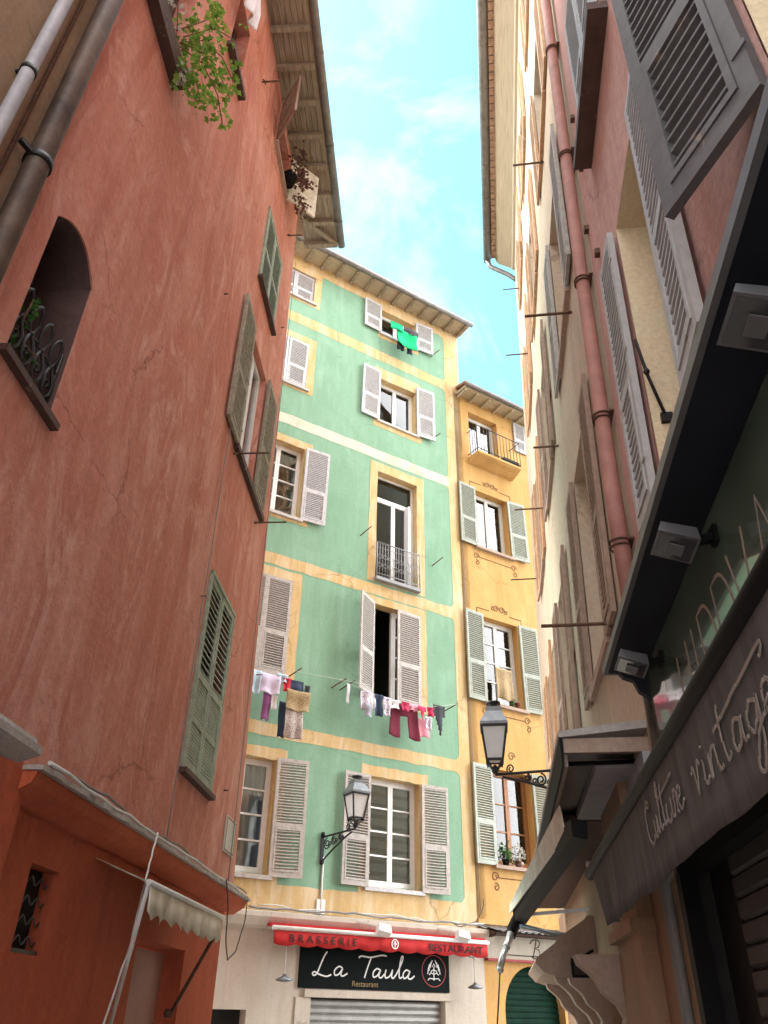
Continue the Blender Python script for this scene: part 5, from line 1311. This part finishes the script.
# laid on the cloth: strokes follow the valance's waves
def cstrokes(mb, lst, u0, z0, ku, kz, w):
    tmp = MB(FS, nao)
    for st in lst:
        P = [Vector((p[0], p[1])) for p in st]; out = []
        for i in range(len(P)-1):
            p0 = P[max(i-1, 0)]; p1 = P[i]; p2 = P[i+1]; p3 = P[min(i+2, len(P)-1)]
            for s in range(6):
                t = s/6; out.append(.5*((2*p1)+(-p0+p2)*t+(2*p0-5*p1+4*p2-p3)*t*t+(-p0+3*p1-3*p2+p3)*t**3))
        out.append(P[-1])
        def at(q):
            u = u0-ku*q.x; z = z0+kz*q.y; v = min(1, max(0, (bz-.02-z)/.335)); i = (u+6)/7.04*n
            return (u, vp(i, v*rows_)[1]+.007, z)
        prev = None
        for i in range(len(out)):
            d = out[min(i+1, len(out)-1)]-out[max(i-1, 0)]
            if d.length < 1e-6: continue
            d = Vector((d.x*ku, d.y*kz)).normalized(); nn_ = Vector((-d.y/ku, d.x/kz))*w/2
            cur = (at(out[i]+nn_), at(out[i]-nn_))
            if prev: mb.face([prev[0], cur[0], cur[1], prev[1]])
            prev = cur
cstrokes(b, cul, -.97, 2.15, .195, .13, .010); cstrokes(b, vin, -1.80, 2.135, .232, .13, .010)
b.build('lettering', M['letterdim'], na, recalc=True, solid=.002)

# ------------------------------------------------------------------ moulded hood and folded black awning beyond
hd = thing('shop_hood', 'dark edged moulded hood over the cream house shop, beyond the charcoal awning', 'canopy', FS, (2, 0, 3.0)); hdo = (2, 0, 3.0)
b = MB(FS, hdo); b.prism_u([(.003, 3.03), (.50, 2.985), (.515, 2.99), (.515, 3.02), (.003, 3.08)], .40, 8.0); b.build('cover', M['ledgestone'], hd)
b = MB(FS, hdo); b.box(.42, .455, .003, .49, 2.90, 2.982); b.build('end_fascia', M['stone'], hd)
b = MB(FS, hdo); b.hexa([(.46, .47, 2.83), (8, .47, 2.83), (8, .495, 2.83), (.46, .495, 2.83), (.46, .47, 2.98), (8, .47, 2.98), (8, .495, 2.98), (.46, .495, 2.98)]); b.build('street_fascia', M['stone'], hd)
b = MB(FS, hdo); b.box(.40, 8.0, .496, .51, 2.82, 2.984); b.build('edge', M['black'], hd)
b = MB(FS, hdo); b.box(.80, 2.3, .003, .27, 2.91, 2.96); b.build('soffit_panel', M['gzinc'], hd)
b = MB(FS, hdo); b.box(2.32, 8.0, .003, .46, 2.90, 2.95); b.build('soffit_shade', M['shut_dark'], hd)  # dark colour stands in for the black shade under the hood
b = MB(FS, hdo); b.tube([(.74, .02, 2.93), (.74, .46, 2.92)], .014, 8); b.build('tie_rod', M['black'], hd)
fa = thing('folded_awning', 'folded black awning with steel arms and crank below the moulded hood', 'awning', FS, (3.5, .1, 2.6)); fao = (3.5, .1, 2.6)
b = MB(FS, fao); b.hexa([(1.0, .35, 2.53), (1.0, .44, 2.55), (5.1, .76, 2.46), (5.1, .64, 2.44), (1.0, .34, 2.64), (1.0, .44, 2.66), (5.1, .77, 2.60), (5.1, .63, 2.58)]); b.build('canvas_roll', M['black'], fa)
b = MB(FS, fao); b.hexa([(1.3, .45, 2.60), (1.3, .46, 2.60), (5.1, .80, 2.54), (5.1, .79, 2.54), (1.3, .47, 2.80), (1.3, .48, 2.80), (5.1, .80, 2.62), (5.1, .79, 2.62)]); b.build('canvas_edge', M['creamcloth'], fa)
b = MB(FS, fao); b.tube([(5.05, .70, 2.50), (5.15, .74, 2.46), (5.2, .78, 2.40), (5.15, .80, 2.33)], [.07, .065, .06, .045], 10); b.build('end_cap', M['black'], fa)
b = MB(FS, fao); b.bar((4.6, .02, 2.53), (4.75, .70, 2.49), .045, .03); b.build('arm', M['aluminium'], fa)
b = MB(FS, fao); b.tube([(5.15, .80, 2.36), (5.1, .84, 2.26), (5.05, .86, 2.22)], .04, 8); b.build('folding_arm', M['aluminium'], fa)
b = MB(FS, fao); b.tube([(5.05, .86, 2.22), (5.0, .90, 2.14), (5.0, .935, 2.04)], .035, 8); b.lathe((5.0, .935, 1.99), [(.02, 0), (.04, .03), (.03, .07)], 8); b.build('folding_arm', M['aluminium'], fa)
b = MB(FS, fao); b.tube([(5.0, .94, 2.0), (5.0, .97, 1.75), (5.0, .996, 1.55), (5.0, 1.0, 1.35)], .009, 6); b.build('crank', M['iron'], fa)
b = MB(FS, fao); b.tube([(5.0, .70, 2.42), (4.85, .4, 2.34), (4.7, .05, 2.28)], .022, 8); b.build('arm', M['floodgrey'], fa)

# ------------------------------------------------------------------ ground and surroundings
def ground():
    me = bpy.data.meshes.new('street'); s = 300
    me.from_pydata([(-s, -s, 0), (s, -s, 0), (s, s, 0), (-s, s, 0)], [], [(0, 1, 2, 3)]); me.materials.append(M['cobble'])
    o = bpy.data.objects.new('ground', me); COL.objects.link(o); structure(o)
ground()

# ------------------------------------------------------------------ sky, sun
SUN_EL, SUN_AZ = 54.0, -76.0           # azimuth measured to the right of the view heading (+Y)
w = bpy.data.worlds.new('World'); scene.world = w; w.use_nodes = True
nt = w.node_tree; bg = nt.nodes['Background']
sky = N(nt, 'ShaderNodeTexSky'); sky.sky_type = 'NISHITA'; sky.sun_disc = False
sky.sun_elevation = R(SUN_EL); sky.sun_rotation = R(SUN_AZ); sky.air_density = 1.0; sky.dust_density = 1.0; sky.ozone_density = 1.0
tc = N(nt, 'ShaderNodeTexCoord'); mp = N(nt, 'ShaderNodeMapping'); mp.inputs['Scale'].default_value = (2.2, 2.2, 3.0)
nt.links.new(tc.outputs['Generated'], mp.inputs['Vector'])
cn = N(nt, 'ShaderNodeTexNoise', Scale=2.6, Detail=9.0, Roughness=.6, Distortion=.5); nt.links.new(mp.outputs[0], cn.inputs['Vector'])
cr = ramp(nt, [(.50, (0, 0, 0)), (.78, (.42, .42, .42))]); nt.links.new(cn.outputs[0], cr.inputs[0])
tint = mixc(nt, 1.0, sky.outputs[0], (.70, 1.25, 1.05), 'MULTIPLY')
wis = mixc(nt, cr.outputs[0], tint, (4.0, 4.4, 4.4))
# unseen bright cloud added overhead and behind to light the walls; clear ahead
sx = N(nt, 'ShaderNodeSeparateXYZ'); nt.links.new(tc.outputs['Generated'], sx.inputs[0])
ad = N(nt, 'ShaderNodeMath', operation='MULTIPLY_ADD'); nt.links.new(cn.outputs[0], ad.inputs[0]); ad.inputs[1].default_value = .5; nt.links.new(sx.outputs[1], ad.inputs[2])
mr = N(nt, 'ShaderNodeMapRange'); mr.interpolation_type = 'SMOOTHSTEP'; nt.links.new(ad.outputs[0], mr.inputs[0])
mr.inputs[1].default_value = .56; mr.inputs[2].default_value = .30; mr.inputs[3].default_value = 0.0; mr.inputs[4].default_value = 1.0
mr2 = N(nt, 'ShaderNodeMapRange'); mr2.interpolation_type = 'SMOOTHSTEP'; nt.links.new(sx.outputs[1], mr2.inputs[0])
mr2.inputs[1].default_value = -.12; mr2.inputs[2].default_value = -.5
cb_ = mixc(nt, mr2.outputs[0], (25.0, 25.0, 25.4), (5.0, 5.0, 5.1))
mx = mixc(nt, mr.outputs[0], wis, cb_); nt.links.new(mx, bg.inputs['Color'])
bg.inputs['Strength'].default_value = .12
sd = bpy.data.lights.new('Sun', 'SUN'); sd.energy = .6; sd.angle = R(14); sd.color = (1, .93, .82)
so2 = bpy.data.objects.new('Sun', sd); COL.objects.link(so2)
dirv = Vector((math.sin(R(SUN_AZ))*math.cos(R(SUN_EL)), math.cos(R(SUN_AZ))*math.cos(R(SUN_EL)), math.sin(R(SUN_EL))))
so2.rotation_euler = dirv.to_track_quat('Z', 'Y').to_euler(); so2.location = dirv*60

# ------------------------------------------------------------------ camera
cam = bpy.data.cameras.new('Camera'); co2 = bpy.data.objects.new('Camera', cam); COL.objects.link(co2)
cam.sensor_fit = 'HORIZONTAL'; cam.sensor_width = 36.0; cam.lens = 766.0/768.0*36.0
cam.clip_start = .05; cam.clip_end = 2000
up = Vector((21, 1162, -766)).normalized(); fw = Vector((0, 0, -1)); Yv = (fw-up*fw.dot(up)).normalized(); Xv = Yv.cross(up)
Rm = Matrix((Xv, Yv, up))
co2.matrix_world = Matrix.Translation((0, 0, 1.6)) @ Rm.to_4x4()
scene.camera = co2
scene.view_settings.view_transform = 'Standard'; scene.view_settings.look = 'None'
scene.view_settings.exposure = 2.25; scene.view_settings.gamma = 1.0
